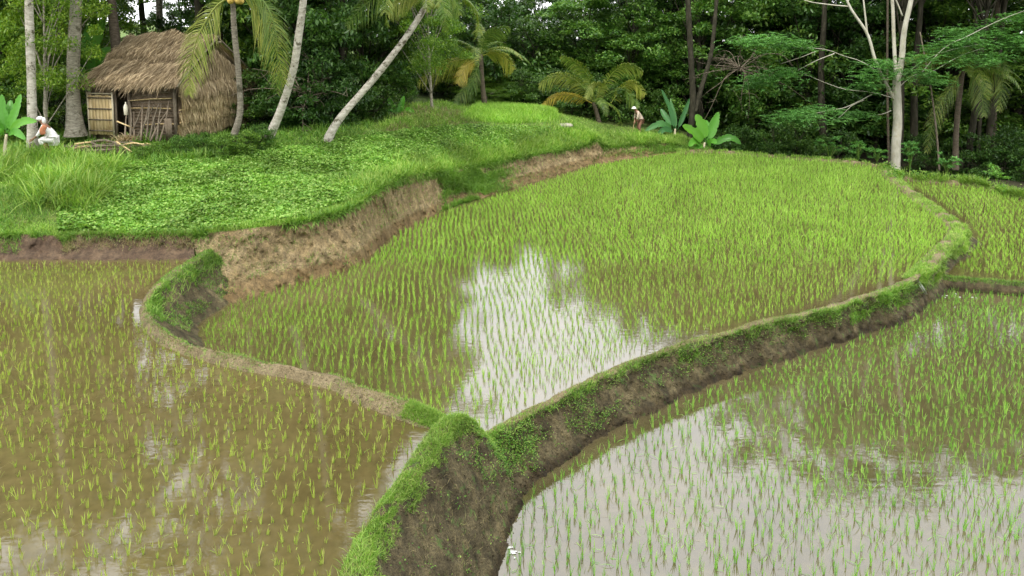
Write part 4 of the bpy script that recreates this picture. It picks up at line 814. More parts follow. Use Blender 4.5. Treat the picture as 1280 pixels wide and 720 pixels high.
# ------------------------------------------------------------------ pale forked tree
D0 = 38.5
def pp(x, y, d=0): return P(x, y, D0 + d)
o0 = pp(1120, 206); et = empty('pale_tree', o0, 0, 'pale smooth forked tree with feathery layered boughs on the far dike', 'tree')
tb = Bag()
def L_(pts, r0, r1, n=16, ns=8): c = crom([np.array(p) - o0 for p in pts], n); tb.add(*tube(c, np.linspace(r0, r1, n), ns, True, .03)); return c
L_([pp(1119, 214), pp(1120, 180), pp(1122, 150), pp(1121, 115), pp(1121, 96)], .24, .19, 30, 14)
L_([pp(1122, 112), pp(1119, 80, .1), pp(1117, 40, .2), pp(1115, -5, .3), pp(1105, -120, .4)], .11, .07)
L_([pp(1120, 108), pp(1127, 75), pp(1130, 40, -.2), pp(1140, -5, -.4), pp(1165, -120, -.8), pp(1190, -240, -1)], .165, .08)
L_([pp(1118, 124), pp(1104, 98), pp(1093, 72), pp(1084, 42), pp(1063, 10), pp(1050, -20), pp(1000, -120)], .095, .05, 24)
L_([pp(1084, 42), pp(1081, 15), pp(1076, -30), pp(1068, -110)], .05, .025)
L_([pp(1128, 20), pp(1120, 0), pp(1108, -20), pp(1080, -80)], .04, .02); L_([pp(1060, 8), pp(1030, 5), pp(1005, 0), pp(960, -18)], .035, .015)
BR = [[(1112, 112), (1099, 92), (1077, 77), (1055, 70), (1033, 62), (1010, 60), (987, 60)], [(1043, 67), (1020, 76), (997, 88)], [(1115, 122), (1087, 115), (1050, 110), (1000, 90)], [(1090, 118), (1060, 133), (1043, 137), (1010, 143)],
      [(1080, 125), (1065, 132), (1050, 146), (1040, 150)], [(1115, 118), (1140, 95), (1160, 92), (1200, 70), (1230, 60)], [(1150, 93), (1180, 60), (1210, 45), (1250, 25), (1290, 10)], [(1130, 95), (1155, 75), (1190, 62), (1225, 55)], [(1114, 138), (1105, 142), (1088, 145)], [(1020, 64), (1000, 72), (975, 80)]]
for i, b in enumerate(BR): L_([pp(x, y, (-.6 + .25 * (i % 5)) * min(1, abs(x - 1120) / 60)) for x, y in b], .028, .007, 14, 5)
link('trunk', tb.mesh('trunk', M['bark_pale'], True), et)
pads = [(960, 48, 45, 8), (990, 55, 35, 8), (935, 52, 18, 7), (955, 98, 34, 9), (980, 90, 28, 8), (945, 106, 14, 6), (1000, 142, 36, 8), (1025, 135, 26, 6), (985, 148, 22, 5), (1070, 142, 28, 5), (1095, 92, 32, 10), (1085, 108, 20, 7), (1100, 78, 20, 6), (1140, 88, 26, 9), (1150, 72, 24, 6),
        (1180, 62, 34, 9), (1205, 50, 36, 9), (1235, 40, 38, 9), (1262, 55, 36, 8), (1270, 22, 36, 8), (1215, 75, 28, 7), (1190, 38, 20, 6), (1290, 48, 30, 8), (1165, 100, 18, 5), (1240, 70, 26, 6),
        (1010, -120, 70, 16), (1070, -150, 60, 16), (1160, -160, 70, 18), (1120, -120, 50, 14), (1190, -250, 60, 18), (980, -30, 40, 10), (1080, -220, 60, 14)]
cl_ = Bag()
for i, (x, y, w, h) in enumerate(pads):
    c = pp(x, y, rs.uniform(-1.2, 1.2)); sx = w / F_PX * D0; szz = h / F_PX * D0; nsp = int(42 * w * (1 if y > -20 else .35) / 9)
    # feathery sprays: each a short curved stalk with small leaflets in two rows
    q = rs.normal(0, .5, (nsp, 3)) * (sx, 1.3, szz) ; q[:, 2] -= np.abs(q[:, 0]) * .12
    az = rs.uniform(0, 6.28, nsp); ll = rs.uniform(.28, .5, nsp); dr = rs.uniform(-.1, .5, nsp)
    for k in range(9):
        t = k / 8
        for sd in (-1, 1):
            p = c + q + np.stack((np.cos(az) * ll * t, np.sin(az) * ll * t, -dr * ll * t * t), -1) + np.stack((-np.sin(az), np.cos(az), az * 0), -1) * (sd * .06 * (1.2 - t))[..., None] if False else c + q + np.stack((np.cos(az) * ll * t - np.sin(az) * sd * .06 * (1.2 - t), np.sin(az) * ll * t + np.cos(az) * sd * .06 * (1.2 - t), -dr * ll * t * t), -1)
            cl_.add(*leaves(p - o0, .115, .42, .25, .05))
link('crown', cl_.mesh('crown', M['leaf_blue']), et)
# slim vine stem beside it, dark trunks at the forest edge
def stem_thing(name, pts, r0, r1, m, label, cat='tree', group=None):
    o = np.array(pts[0]); c = crom([np.array(p) - o for p in pts], 40); e = link(name, mesh(name, *tube(c, np.linspace(r0, r1, 40) * (1 + .05 * np.sin(np.arange(40) * 1.7)), 9, True, .06), M[m], True)); e.location = o
    return tag(e, label, cat, group)
stem_thing('tree_trunk', [P(1174, 213, 39), P(1171, 170, 39), P(1165, 120, 39), P(1160, 92, 39), P(1150, 40, 39.5)], .05, .03, 'twig', 'thin pale sapling stem right of the forked tree')
stem_thing('tree_trunk', [P(1111, 206, 42), P(1110, 160, 42), P(1109, 80, 42), P(1110, -40, 42)], .07, .05, 'bark_brown', 'thin dark trunk close left behind the forked tree')
stem_thing('tree_trunk', [P(861, 178, 43), P(866, 130, 43), P(863, 60, 43), P(858, -30, 43)], .2, .14, 'bark_dark', 'brown tree trunk standing just left of the large banana plant')
stem_thing('tree_trunk', [P(868, 140, 43), P(878, 105, 43.3), P(890, 60, 43.6), P(898, -30, 44)], .15, .1, 'bark_dark', 'right hand fork trunk above the large banana plant')
for i, (x, d, lab) in enumerate(((1222, 46, 'dark trunk right of the shaded palm'),)):
    stem_thing('tree_trunk', [P(x, 200, d), P(x + 3, 120, d), P(x - 4, 30, d), P(x, -100, d)], .13, .08, 'bark_dark', lab)
# bare grey twiggy shrub and hanging roots
def twigs(label, x0, y0, D, n, spread, seed, L=2.6):
    r = np.random.RandomState(seed); o = P(x0, y0, D); b = Bag()
    for i in range(n):
        a = r.uniform(0, 6.28); d = np.array((math.cos(a), math.sin(a) * .6, r.uniform(-.6, .9))); p = [np.zeros(3)]
        for k in range(4): p.append(p[-1] + d * L / 4 * r.uniform(.6, 1.2)); d = d + r.normal(0, .35, 3) + (0, 0, -.25)
        c = crom(p, 10); b.add(*tube(c, np.linspace(.03, .008, 10), 4))
        for k in range(5):
            s = c[r.randint(3, 10)]; e = s + r.normal(0, .35, 3); b.add(*tube(crom([s, (s + e) / 2 + r.normal(0, .08, 3), e], 5), np.linspace(.014, .005, 5), 3))
    e = empty('bare_shrub', o, 0, label, 'shrub'); link('branches', b.mesh('branches', M['twig']), e); return e
twigs('tangle of bare grey twigs at the forest edge above the banana plant', 925, 85, 43.5, 24, 1, 3, 2.8)
twigs('bare hanging roots below the dark tree by the leaning palms', 385, 120, 30, 22, 1, 5, 1.8)

# ------------------------------------------------------------------ banana plants, cassava shrubs, ferns
def banana_leaf(path, W, nrm, m, seed=1):
    r = np.random.RandomState(seed); n = 26; c = crom(path, n); d = np.gradient(c, axis=0); d /= np.linalg.norm(d, axis=1)[:, None]
    sd = np.cross(d, np.array(nrm, float)); sd /= np.linalg.norm(sd, axis=1)[:, None] + 1e-9; up = np.cross(sd, d); s = np.linspace(0, 1, n); st = .14
    w = np.where(s < st, .012, W * .5 * np.sin(np.clip((s - st) / (1 - st), 0, 1) ** .6 * math.pi) ** .55 + .004); w = w * (1 - .22 * (r.rand(n) < .18) * (s > .3))
    A = np.stack([c + sd * (w * k)[:, None] + up * (w * abs(k) * .3 + .012 * np.sin(s * 60 + k * 3) * (abs(k) > .4) * (w > .03))[:, None] for k in (-1, -.5, 0, .5, 1)], 1)
    b = Bag(); b.add(A.reshape(-1, 3), gridfaces(n, 5)); b.add(*tube(c - up * .01, np.linspace(.02, .005, n), 5)); return b.mesh('leaf', m, True)
def banana(label, base, D, lv, top, m='banana', sr=.08, group='banana plants'):
    """lv: leaves as (points seen along the midrib, width, depth change); top: where the stem ends"""
    o = P(*base, D); e = empty('banana_plant', o, 0, label, 'banana plant', group); T_ = P(*top, D) - o
    link('stem', mesh('stem', *tube(crom([(0, 0, -.15), T_ * .5, T_], 8), np.linspace(sr, sr * .6, 8), 9), M['bamboo_pale'], True), e)
    for i, (pts, W, dd) in enumerate(lv):
        k = len(pts) - 1; q = [P(x, y, D + dd * j / k) - o for j, (x, y) in enumerate(pts)]
        link('leaf', banana_leaf([v for v in q], W, (.15 * (-1) ** i, -1, .55), M[m], i), e)
    return e
banana('large banana plant with broad bright green leaves above the far dike', (879, 189), 41.6, [([(880, 178), (868, 166), (853, 157)], .62, -.5), ([(880, 176), (877, 158), (870, 143)], .62, .3), ([(884, 176), (891, 158), (898, 140)], .56, .4), ([(889, 183), (904, 174), (916, 173), (926, 180)], .42, -.4),
       ([(877, 181), (868, 176), (861, 183)], .45, -.8), ([(884, 182), (890, 177), (896, 179)], .4, -.7), ([(882, 178), (884, 160), (882, 150)], .4, .9), ([(880, 182), (872, 184), (868, 190)], .3, -.6)], (881, 178))
banana('slim dark banana plant with upright leaves right of the farmer', (843, 176), 42.8, [([(843, 162), (838, 138), (827, 112)], .28, .4), ([(845, 162), (842, 142), (838, 126)], .26, .6), ([(847, 162), (855, 142), (863, 121)], .26, .3), ([(841, 163), (826, 155), (806, 164)], .4, -.5), ([(842, 165), (830, 162), (820, 172)], .34, -.7), ([(842, 158), (832, 146), (826, 136)], .34, .6)], (844, 161), 'banana_dark')
banana('small banana plant at the left edge in front of the pale palm', (5, 198), 23.5, [([(8, 166), (4, 142), (2, 118)], .3, .3), ([(9, 166), (20, 140), (26, 118)], .32, .3), ([(10, 167), (28, 153), (46, 152)], .3, -.3), ([(6, 168), (-8, 150), (-22, 152)], .3, -.2), ([(8, 166), (12, 145), (13, 125)], .3, .6), ([(10, 168), (20, 165), (32, 174)], .24, -.5), ([(5, 168), (-4, 165), (-14, 178)], .24, -.5)], (8, 168), 'banana', .06)
banana('half hidden banana plant behind the hut ridge', (112, 140), 31, [([(112, 100), (125, 72), (140, 60)], .5, .2), ([(112, 100), (120, 60), (132, 20)], .55, .5), ([(110, 100), (100, 70), (88, 60)], .5, .2), ([(112, 100), (132, 92), (150, 100)], .5, -.3), ([(110, 100), (108, 65), (112, 30)], .5, .6)], (112, 102), 'banana')
banana('young banana plant on the mound below the dark trees', (497, 156), 33.5, [([(497, 146), (490, 134), (486, 122)], .3, .2), ([(498, 146), (502, 132), (505, 120)], .3, .2), ([(496, 147), (484, 140), (474, 144)], .28, -.2), ([(499, 147), (510, 138), (518, 142)], .28, -.2)], (497, 147), 'banana')
def cassava(label, loc, H, R, seed, m='cassava', group='cassava shrubs'):
    r = np.random.RandomState(seed); e = empty('cassava_shrub', loc, 0, label, 'shrub', group); b = Bag(); st = Bag()
    for i in range(16):
        a = r.uniform(0, 6.28); h = H * r.uniform(.35, 1); tip = np.array((math.cos(a) * R * r.uniform(.2, 1), math.sin(a) * R * r.uniform(.2, 1), h))
        st.add(*tube(crom([(0, 0, -.05), tip * (.35, .35, .7), tip], 7), np.linspace(.014, .006, 7), 4))
        for j in range(7):
            k = a + (j - 3) * .62; c = tip + np.array((math.cos(k) * .1, math.sin(k) * .1, -.02)); n_ = 3
            b.add(*leaves(c + r.normal(0, .03, (n_, 3)), .17, .32, .25, .25, r))
    link('stem', st.mesh('stem', M['weed']), e); link('foliage', b.mesh('foliage', M[m]), e)
for i, (x, y, d, H, R, lab) in enumerate(((1037, 199, 39.5, 1.0, .7, 'widest cassava shrub left of the forked tree'), (1073, 200, 39.3, .75, .4, 'small pale green shrub second left of the forked tree'), (1096, 202, 39, .55, .4, 'lowest shrub right at the foot of the forked tree'), (1137, 214, 38, 1.25, .5, 'tallest shrub just right of the forked trunk'), (1183, 218, 37.3, .85, .45, 'round shrub between sapling stem and shaded palm'), (1246, 226, 37, .6, .5, 'low shrub near the right end of the far dike'))):
    cassava(lab, P(x, y, d - .9), H * 1.25, R * 1.1, i)

# ------------------------------------------------------------------ the thatched hut
C0 = P(222, 172, 27.0); ux = np.array((-.977, .212, 0)); wy = np.array((.212, .977, 0)); HW, HD, HH, RH = 3.4, 4.3, 1.82, 1.62
hut = empty('thatched_hut', C0, math.atan2(.212, .977) * 0, 'weathered thatched hut with an open bamboo door', 'hut')
def H(a, b, z): return ux * a + wy * b + np.array((0, 0, z))     # a along the front to the left, b to the back
def hprism(a0, a1, b0, b1, z0, z1):
    V = [H(a, b, z) for a in (a0, a1) for b in (b0, b1) for z in (z0, z1)]
    return V, [(0, 1, 3, 2), (4, 6, 7, 5), (0, 4, 5, 1), (2, 3, 7, 6), (0, 2, 6, 4), (1, 5, 7, 3)]
def rough(bag_args, m, name, parent=None):
    return link(name, Bag().add(*bag_args).mesh(name, m), parent or hut)
rough(hprism(0, 1.86, 0, .1, -.5, HH), M['mud_wall'], 'front_wall'); rough(hprism(2.5, HW, 0, .1, -.5, HH), M['mud_wall'], 'front_wall')
rough(hprism(1.86, 2.5, 0, .1, 1.66, HH), M['plank'], 'lintel'); rough(hprism(0, .1, .1, HD, -.5, HH), M['mud_wall'], 'side_wall'); rough(hprism(HW - .1, HW, .1, HD, -.5, HH), M['mud_wall'], 'side_wall')
rough(hprism(.1, HW - .1, HD - .1, HD, -.5, HH), M['mud_wall'], 'back_wall'); rough(hprism(.1, HW - .1, .1, HD - .1, -.3, .02), M['forest_soil'], 'floor')
for a in (1.88, 2.46): link('door_post', mesh('door_post', *tube([H(a, -.05, -.3), H(a, -.05, 1.72)], .055, 8), M['plank']), hut)
for a, b in ((0, -.04), (HW, -.04), (-.03, HD)): link('corner_post', mesh('corner_post', *tube([H(a, b, -.4), H(a + .02, b, HH * .5), H(a, b, HH + .05)], .065, 8), M['twig']), hut)
# roof deck and gable
eav = .36; zE = HH + .06; zR = HH + RH; hb = HD / 2
def rp(a, t, back=False):   # t 0 eave .. 1 ridge
    b = -eav + (hb + eav) * t; b = HD - b if back else b; return H(a, b, zE + (zR - zE) * t)
for bk in (False, True):
    a0, a1 = -.25, HW + .25; V = [rp(a0, 0, bk), rp(a1, 0, bk), rp(a1 - .1, 1, bk), rp(a0 + .1, 1, bk)]; V += [v - np.array((0, 0, .1)) for v in V]
    rough((V, [(0, 1, 2, 3), (7, 6, 5, 4), (0, 4, 5, 1), (1, 5, 6, 2), (2, 6, 7, 3), (3, 7, 4, 0)]), M['mud_wall'], 'roof_deck')
def thatch(name, t0, t1, bk, n, L, m, a0=-.26, a1=HW + .12, thick=.12, parent=None, seed=0, lift=0):
    """strands laid down the slope: roots between t0 and t1, length L"""
    r = np.random.RandomState(seed); t = r.uniform(t0, t1, n); a = r.uniform(a0, a1, n); b = -eav + (hb + eav) * t; b = HD - b if bk else b
    wav = .07 * np.sin(a * 2.3 + seed) + .05 * np.sin(a * 6.1 + t * 5)
    z = zE + (zR - zE) * t + thick * r.uniform(.0, 1, n) + wav + lift
    base = ux * a[:, None] + wy * b[:, None] + np.stack((0 * a, 0 * a, z), -1)
    sl = np.array((-wy[0], -wy[1], 0)) * (hb + eav) * (-1 if bk else 1); sl[2] = -(zR - zE); sl /= np.linalg.norm(sl)
    ln = L * r.uniform(.45, 1.3, n)[:, None]; d = sl + r.normal(0, .17, (n, 3)); side = ux + r.normal(0, .2, (n, 3)); w = r.uniform(.012, .03, n)[:, None]
    p1 = base + d * ln * .6 + (0, 0, .015); p2 = base + d * ln + np.array((0, 0, -.05)) * r.uniform(0, 1.6, (n, 1))
    V = np.stack((base - side * w * .5, base + side * w * .5, p1 + side * w * .5, p1 - side * w * .5, p2), 1).reshape(-1, 3); k = np.arange(n) * 5
    return link(name, mesh(name, V, np.stack((k, k + 1, k + 2, k + 3), -1), np.stack((k + 3, k + 2, k + 4), -1), M[m]), parent or hut)
thatch('thatch_tier', .12, .3, False, 5200, .55, 'straw', seed=1, thick=.09); thatch('thatch_tier', .26, .46, False, 5600, .62, 'straw', seed=2, thick=.17)
thatch('thatch_tier', .60, .80, False, 6000, .50, 'straw', seed=3, thick=.16, lift=.16, a0=-.22, a1=HW + .05); thatch('thatch_tier', .84, 1.0, False, 4800, .5, 'straw', seed=4, thick=.2, lift=.16, a0=-.2, a1=HW)
thatch('thatch_tier', .05, .5, True, 3500, .8, 'straw', seed=5); thatch('thatch_tier', .5, 1, True, 3500, .7, 'straw', seed=6)
# the lower edges of the upper courses, thick and ragged
thatch('thatch_tier', .52, .58, False, 3200, .3, 'straw', seed=21, thick=.16, lift=.2, a0=-.24, a1=HW + .08); thatch('thatch_tier', .04, .14, False, 2600, .26, 'straw', seed=22, thick=.2)
# ridge roll
r_ = np.random.RandomState(8); n = 3500; a = r_.uniform(-.3, HW + .22, n); th = r_.uniform(-.9, .9, n)
base = ux * a[:, None] + wy * hb + np.stack((0 * a, 0 * a, zR + .1 + .05 * np.cos(a * 5) + .08 * np.cos(th)), -1)
dv = wy * np.sin(th)[:, None] * 1.0 + r_.normal(0, .12, (n, 3)) + (0, 0, -.55); dv /= np.linalg.norm(dv, axis=1)[:, None]
e_ = base + dv * r_.uniform(.2, .42, n)[:, None]; sd = ux * .013
V = np.stack((base - sd, base + sd, e_), 1).reshape(-1, 3); link('ridge_thatch', mesh('ridge_thatch', V, None, (np.arange(n)[:, None] * 3 + np.arange(3)), M['straw']), hut)
# side wall clad in hanging thatch courses, the gable above
def skirt(name, b0, b1, zt, L, n, m, off, seed, gable=False):
    r = np.random.RandomState(seed); b = r.uniform(b0, b1, n); z = zt + r.uniform(-.12, .05, n) + .06 * np.sin(b * 3.1 + seed) + .05 * np.sin(b * 8.3 + seed * 2)
    if gable: z = zt + r.uniform(0, 1, n) * np.maximum(0, (zR - .25 - zt) * (1 - np.abs(b - hb) / (hb + .1)))
    base = ux * (-off - r.uniform(0, .07, n))[:, None] + wy * b[:, None] + np.stack((0 * b, 0 * b, z), -1)
    ln = L * r.uniform(.6, 1.15, n)[:, None]; d = np.array((0, 0, -1.)) - ux * .22 + r.normal(0, .1, (n, 3)); side = wy + r.normal(0, .25, (n, 3)); w = r.uniform(.014, .034, n)[:, None]
    p1 = base + d * ln * .6; p2 = base + d * ln + ux * .05
    V = np.stack((base - side * w * .5, base + side * w * .5, p1 + side * w * .5, p1 - side * w * .5, p2), 1).reshape(-1, 3); k = np.arange(n) * 5
    return link(name, mesh(name, V, np.stack((k, k + 1, k + 2, k + 3), -1), np.stack((k + 3, k + 2, k + 4), -1), M[m]), hut)
skirt('thatch_skirt', -.05, HD + .1, .48, .42, 3600, 'straw_gold', .03, 11); skirt('thatch_skirt', -.05, HD + .1, .93, .43, 3800, 'straw_gold', .13, 12); skirt('thatch_skirt', -.05, HD + .15, 1.40, .42, 3800, 'straw_gold', .23, 13)
skirt('thatch_skirt', -.3, HD + .4, 1.88, .46, 4200, 'straw', .34, 14); skirt('gable_thatch', .2, HD - .2, 1.9, .5, 4500, 'straw', .16, 15, True)
for z in (.52, .98, 1.48): link('batten', mesh('batten', *tube([H(-.2, -.1, z + .02), H(-.22, hb, z - .02), H(-.2, HD + .1, z + .02)], .018, 6), M['bamboo']), hut)
for bk in (False, True):
    link('verge_pole', mesh('verge_pole', *tube([rp(-.42, -.05, bk) + (0, 0, .05), rp(-.38, .5, bk) + (0, 0, .12), rp(-.36, 1.03, bk) + (0, 0, .12)], .035, 7), M['twig']), hut)
link('ridge_pole', mesh('ridge_pole', *tube([H(-.5, hb, zR - .06), H(HW + .45, hb, zR - .06)], .04, 7), M['twig']), hut)
for a in np.linspace(.1, HW - .1, 7):
    link('rafter', mesh('rafter', *tube([rp(a, -.03) - (0, 0, .13), rp(a, .3) - (0, 0, .13)], .025, 6), M['twig']), hut)
for i, (a0, a1, z0, z1) in enumerate(((.1, 1.85, 1.42, 1.30), (.15, 1.8, 1.05, 1.03), (.05, 1.3, .5, .44))):
    link('bamboo_rail', mesh('bamboo_rail', *tube([H(a0, -.09, z0), H((a0 + a1) / 2, -.1, (z0 + z1) / 2 + .02), H(a1, -.09, z1)], .02, 7), M['bamboo']), hut)
for i in range(13):   # wattle laths on the mud wall
    z = .12 + i * .125; link('lath', mesh('lath', *tube([H(.03, -.018, z + rs.uniform(-.03, .03)), H(.9, -.03, z + rs.uniform(-.03, .03)), H(1.86, -.018, z + rs.uniform(-.03, .03))], .017, 5), M['plank']), hut)
# open door: five bamboo slats on four battens, standing against the front left of the doorway
door = empty('door', (0, 0, 0)); door.parent = hut; DA0, DA1, DB = 2.47, 3.5, -.16
for i in range(7):
    a = DA0 + .09 + i * (DA1 - DA0 - .18) / 6; V, Q = hprism(a - .062, a + .062, DB, DB - .02 - .004 * (i % 2), .03 + rs.uniform(0, .03), 1.5 - rs.uniform(0, .04)); link('slat', mesh('slat', V, Q, None, M['bamboo']), door)
for i in range(4):
    z = .17 + i * .4; V, Q = hprism(DA0 + .02, DA1 - .02, DB - .03, DB - .062, z, z + .045); link('batten', mesh('batten', V, Q, None, M['twig']), door)
for a in (DA0, DA1): link('stile', mesh('stile', *tube([H(a, DB - .02, -.05), H(a, DB - .02, 1.6)], .034, 8), M['bamboo_pale']), door)
V, Q = hprism(DA0, DA1, DB - .01, DB - .055, 1.53, 1.57); link('stile', mesh('stile', V, Q, None, M['bamboo_pale']), door)
# bottle hanging at the doorway
bo = link('bottle', mesh('bottle', *tube([(0, 0, 0), (0, 0, .02), (0, 0, .3), (0, 0, .38), (0, 0, .42), (0, 0, .48)], [.05, .075, .08, .05, .025, .025], 12), M['plastic'], True)); bo.location = C0 + H(1.93, -.17, .78); tag(bo, 'long cream coloured bottle hanging beside the open doorway', 'bottle')
# leaning branches against the front wall
for i in range(13):
    a = .25 + i * .115 + rs.uniform(-.04, .04); t = a + rs.uniform(-.45, .45); h = rs.uniform(.85, 1.35)
    p0 = C0 + H(a, -.55 - rs.uniform(0, .15), -.05); p1 = C0 + H(t, -.15, h); mid = (p0 + p1) / 2 + np.array((rs.uniform(-.06, .06), 0, rs.uniform(-.03, .06)))
    o = link('firewood_branch', mesh('firewood_branch', *tube(crom([p0 - p0, mid - p0, p1 - p0], 9), np.linspace(.04, .018, 9), 6, True, .1), M['twig' if i % 3 else 'plank'])); o.location = p0
    tag(o, 'dry branch leaning with others against the front wall of the hut', 'branch', 'branches leaning on the hut wall')
for i, a in enumerate((.08, -.02)):
    p0 = C0 + H(a, -.42, -.1); o = link('plank', mesh('plank', *box(0, 0, .42, .13, .04, .85, Euler((.18, 0, .1 + .3 * i)).to_matrix()), None, M['plank'])); o.location = p0; tag(o, ('grey' if i else 'brown') + ' board leaning at the corner of the hut beside the branches', 'board')
p0 = C0 + H(1.95, -.5, .1); o = link('bamboo_pole', mesh('bamboo_pole', *tube([(0, 0, .5), (.62, .1, .2)], .025, 7), M['bamboo'])); o.location = p0 - np.array((.1, 0, 0)); tag(o, 'short bamboo stick slanting across the right side of the doorway', 'stick')
# brushwood heap of dead palm fronds below the door
heap = empty('brushwood_heap', P(130, 188, 25.9), 0, 'heap of dead palm stalks and husks in front of the door', 'brushwood')
for i in range(26):
    b = np.array((rs.uniform(-1.1, 1.3), rs.uniform(-.5, .5), rs.uniform(.0, .3))); an = rs.uniform(-.5, .5) + (-.35 if b[0] > 0 else .1); L = rs.uniform(.6, 1.5)
    d = np.array((math.cos(an) * math.cos(.2), math.sin(an), rs.uniform(-.28, .1))); pts = [b - d * L / 2, b + (0, 0, rs.uniform(0, .1)), b + d * L / 2]
    link('stalk', mesh('stalk', *tube(crom(pts, 7), np.linspace(.045, .015, 7), 6, True, .15), M['twig' if i % 4 else 'bamboo']), heap)
n = 1500; q = rs.normal(0, .5, (n, 3)) * (1.3, .6, .16); q[:, 2] = np.abs(q[:, 2]); hb_ = Bag().add(*blades(q, rs.uniform(0, 6.28, n), rs.uniform(.9, 1.6, n), rs.uniform(.12, .4, n), .022, .3, 2)); link('husk_litter', hb_.mesh('husk', M['palm_dead']), heap)
w0 = P(160, 178, 26.7); o = link('straw_bundle', Bag().add(*blades(rs.normal(0, .1, (700, 3)) * (2.2, 1, .6) + (0, 0, .1), rs.uniform(0, 6.28, 700), rs.uniform(.8, 1.5, 700), .3, .02, .3, 2)).mesh('straw', M['straw_gold'])); o.location = w0; tag(o, 'small heap of pale straw at the hut doorstep', 'straw')

# ------------------------------------------------------------------ people
def skinmesh(name, pts, edges, rad, m, sub=2):
    """pts joint positions, edges, per joint radius; one continuous tapering surface"""
    me = bpy.data.meshes.new(name); me.from_pydata([tuple(p) for p in pts], edges, []); o = bpy.data.objects.new(name, me); COL.objects.link(o)
    md = o.modifiers.new('skin', 'SKIN'); md.use_smooth_shade = True
    for i, v in enumerate(me.skin_vertices[0].data): r = rad[i]; v.radius = (r, r) if not hasattr(r, '__len__') else r; v.use_root = (i == 0)
    s = o.modifiers.new('sub', 'SUBSURF'); s.levels = sub; s.render_levels = sub
    dg = bpy.context.evaluated_depsgraph_get(); dg.update(); ev = bpy.data.meshes.new_from_object(o.evaluated_get(dg)); bpy.data.objects.remove(o)
    ev.materials.clear(); ev.materials.append(m); ev.polygons.foreach_set('use_smooth', np.ones(len(ev.polygons), bool)); return ev
def person(label, loc, rz, J, top, bottom, hat, s=1):
    """J: dict of joint positions in metres, figure faces -x"""
    e = empty('person', loc, rz, label, 'person'); e.scale = (s,) * 3
    names = ['pelvis', 'belly', 'chest', 'neck', 'skull']; pts = [J[n] for n in names]; rad = [(.13, .15), .12, (.13, .16), .05, (.085, .075)]; ed = [(0, 1), (1, 2), (2, 3), (3, 4)]
    pts.append(J['crown']); rad.append((.08, .07)); ed.append((4, 5))
    def chain(root, ns, rr_):
        prev = root
        for nme, r in zip(ns, rr_): pts.append(nme); rad.append(r); ed.append((prev, len(pts) - 1)); prev = len(pts) - 1
        return prev
    for k, sd in (('l', 1), ('r', -1)):
        sh, el, wr = J['sh' + k], J['el' + k], J['wr' + k]; sh, el, wr = map(np.array, (sh, el, wr))
        w = chain(2, [sh, (sh + el) / 2, el, (el + wr) / 2, wr], [.055, .046, .038, .034, .025])
        hd = (wr - el); hd = hd / np.linalg.norm(hd); palm_ = wr + hd * .06; p_ = chain(w, [palm_], [.032])
        sv = np.cross(hd, (1, 0, 0)); sv = sv / (np.linalg.norm(sv) + 1e-9); fv = np.cross(sv, hd)
        for f in range(4):
            b = palm_ + hd * .03 + sv * (f - 1.5) * .02; L = (.07, .08, .075, .06)[f]; chain(p_, [b, b + hd * L * .5 - fv * .01, b + hd * L - fv * .035], [.0095, .009, .007])
        b = wr + hd * .03 - sv * .03; chain(w, [b, b + hd * .035 - sv * .02], [.011, .008])
        hp, kn, an = map(np.array, (J['hip' + k], J['kn' + k], J['an' + k])); toe = an + np.array((-.15, 0, -.055)) 
        chain(0, [hp, (hp + kn) / 2, kn, (kn + an) / 2 + np.array((.02, 0, .02)), an, an + np.array((-.05, 0, -.05)), toe], [.085, .07, .052, .05, .035, .036, .026])
    link('body', skinmesh('body', pts, ed, rad, M['skin']), e)
    # face: brow, nose, ears, eyes, mouth on the head's own axes
    ax = np.array(J['crown'], float) - np.array(J['skull']); ax /= np.linalg.norm(ax); fw = np.cross((0, 1, 0), ax) * -1; c = (np.array(J['skull']) + np.array(J['crown'])) / 2
    if fw[0] > 0: fw = -fw
    b = Bag(); b.add(*ellip(c + fw * .092 - ax * .01, (.016, .013, .022), 8, 6))
    for q in (-1, 1): b.add(*ellip(c + np.array((0, q * .078, 0)) - ax * .005, (.012, .01, .028), 8, 6))
    link('nose_and_ears', b.mesh('face', M['skin'], True), e)
    b = Bag(); [b.add(*ellip(c + fw * .079 + np.array((0, q * .03, 0)) + ax * .012, (.012, .012, .008), 8, 6)) for q in (-1, 1)]; b.add(*ellip(c + fw * .077 - ax * .045, (.012, .025, .006), 8, 6)); link('eyes_and_mouth', b.mesh('eyes', M['hair'], True), e)
    # clothes follow the limbs
    P0 = [np.array(J['pelvis'], float), np.array(J['belly'], float), np.array(J['chest'], float), np.array(J['chest']) * .45 + np.array(J['neck']) * .55]
    cp_ = P0 + []; er = [(.165, .175), (.148, .165), (.155, .185), .07]; ed = [(0, 1), (1, 2), (2, 3)]
    cp_.insert(0, P0[0] * 1.0 + (P0[0] - P0[1]) * .35); er.insert(0, (.17, .18)); ed = [(0, 1), (1, 2), (2, 3), (3, 4)]
    for k in 'lr':
        sh, el, wr = (np.array(J[q + k], float) for q in ('sh', 'el', 'wr')); i = len(cp_); cp_ += [sh, (sh + el) / 2, el, el * .6 + wr * .4] if top[1] else [sh, (sh + el) / 2]; er += [.075, .064, .055, .052][:len(cp_) - i]
        ed += [(3, i)] + [(j, j + 1) for j in range(i, len(cp_) - 1)]
    link('shirt', skinmesh('shirt', cp_, ed, er, M[top[0]]), e)
    cp_ = [P0[0]]; er = [(.16, .17)]; ed = []
    for k in 'lr':
        hp, kn, an = (np.array(J[q + k], float) for q in ('hip', 'kn', 'an')); i = len(cp_); cp_ += [hp, (hp + kn) / 2, kn, kn * .55 + an * .45]; er += [.105, .092, .08, .074]; ed += [(0, i), (i, i + 1), (i + 1, i + 2), (i + 2, i + 3)]
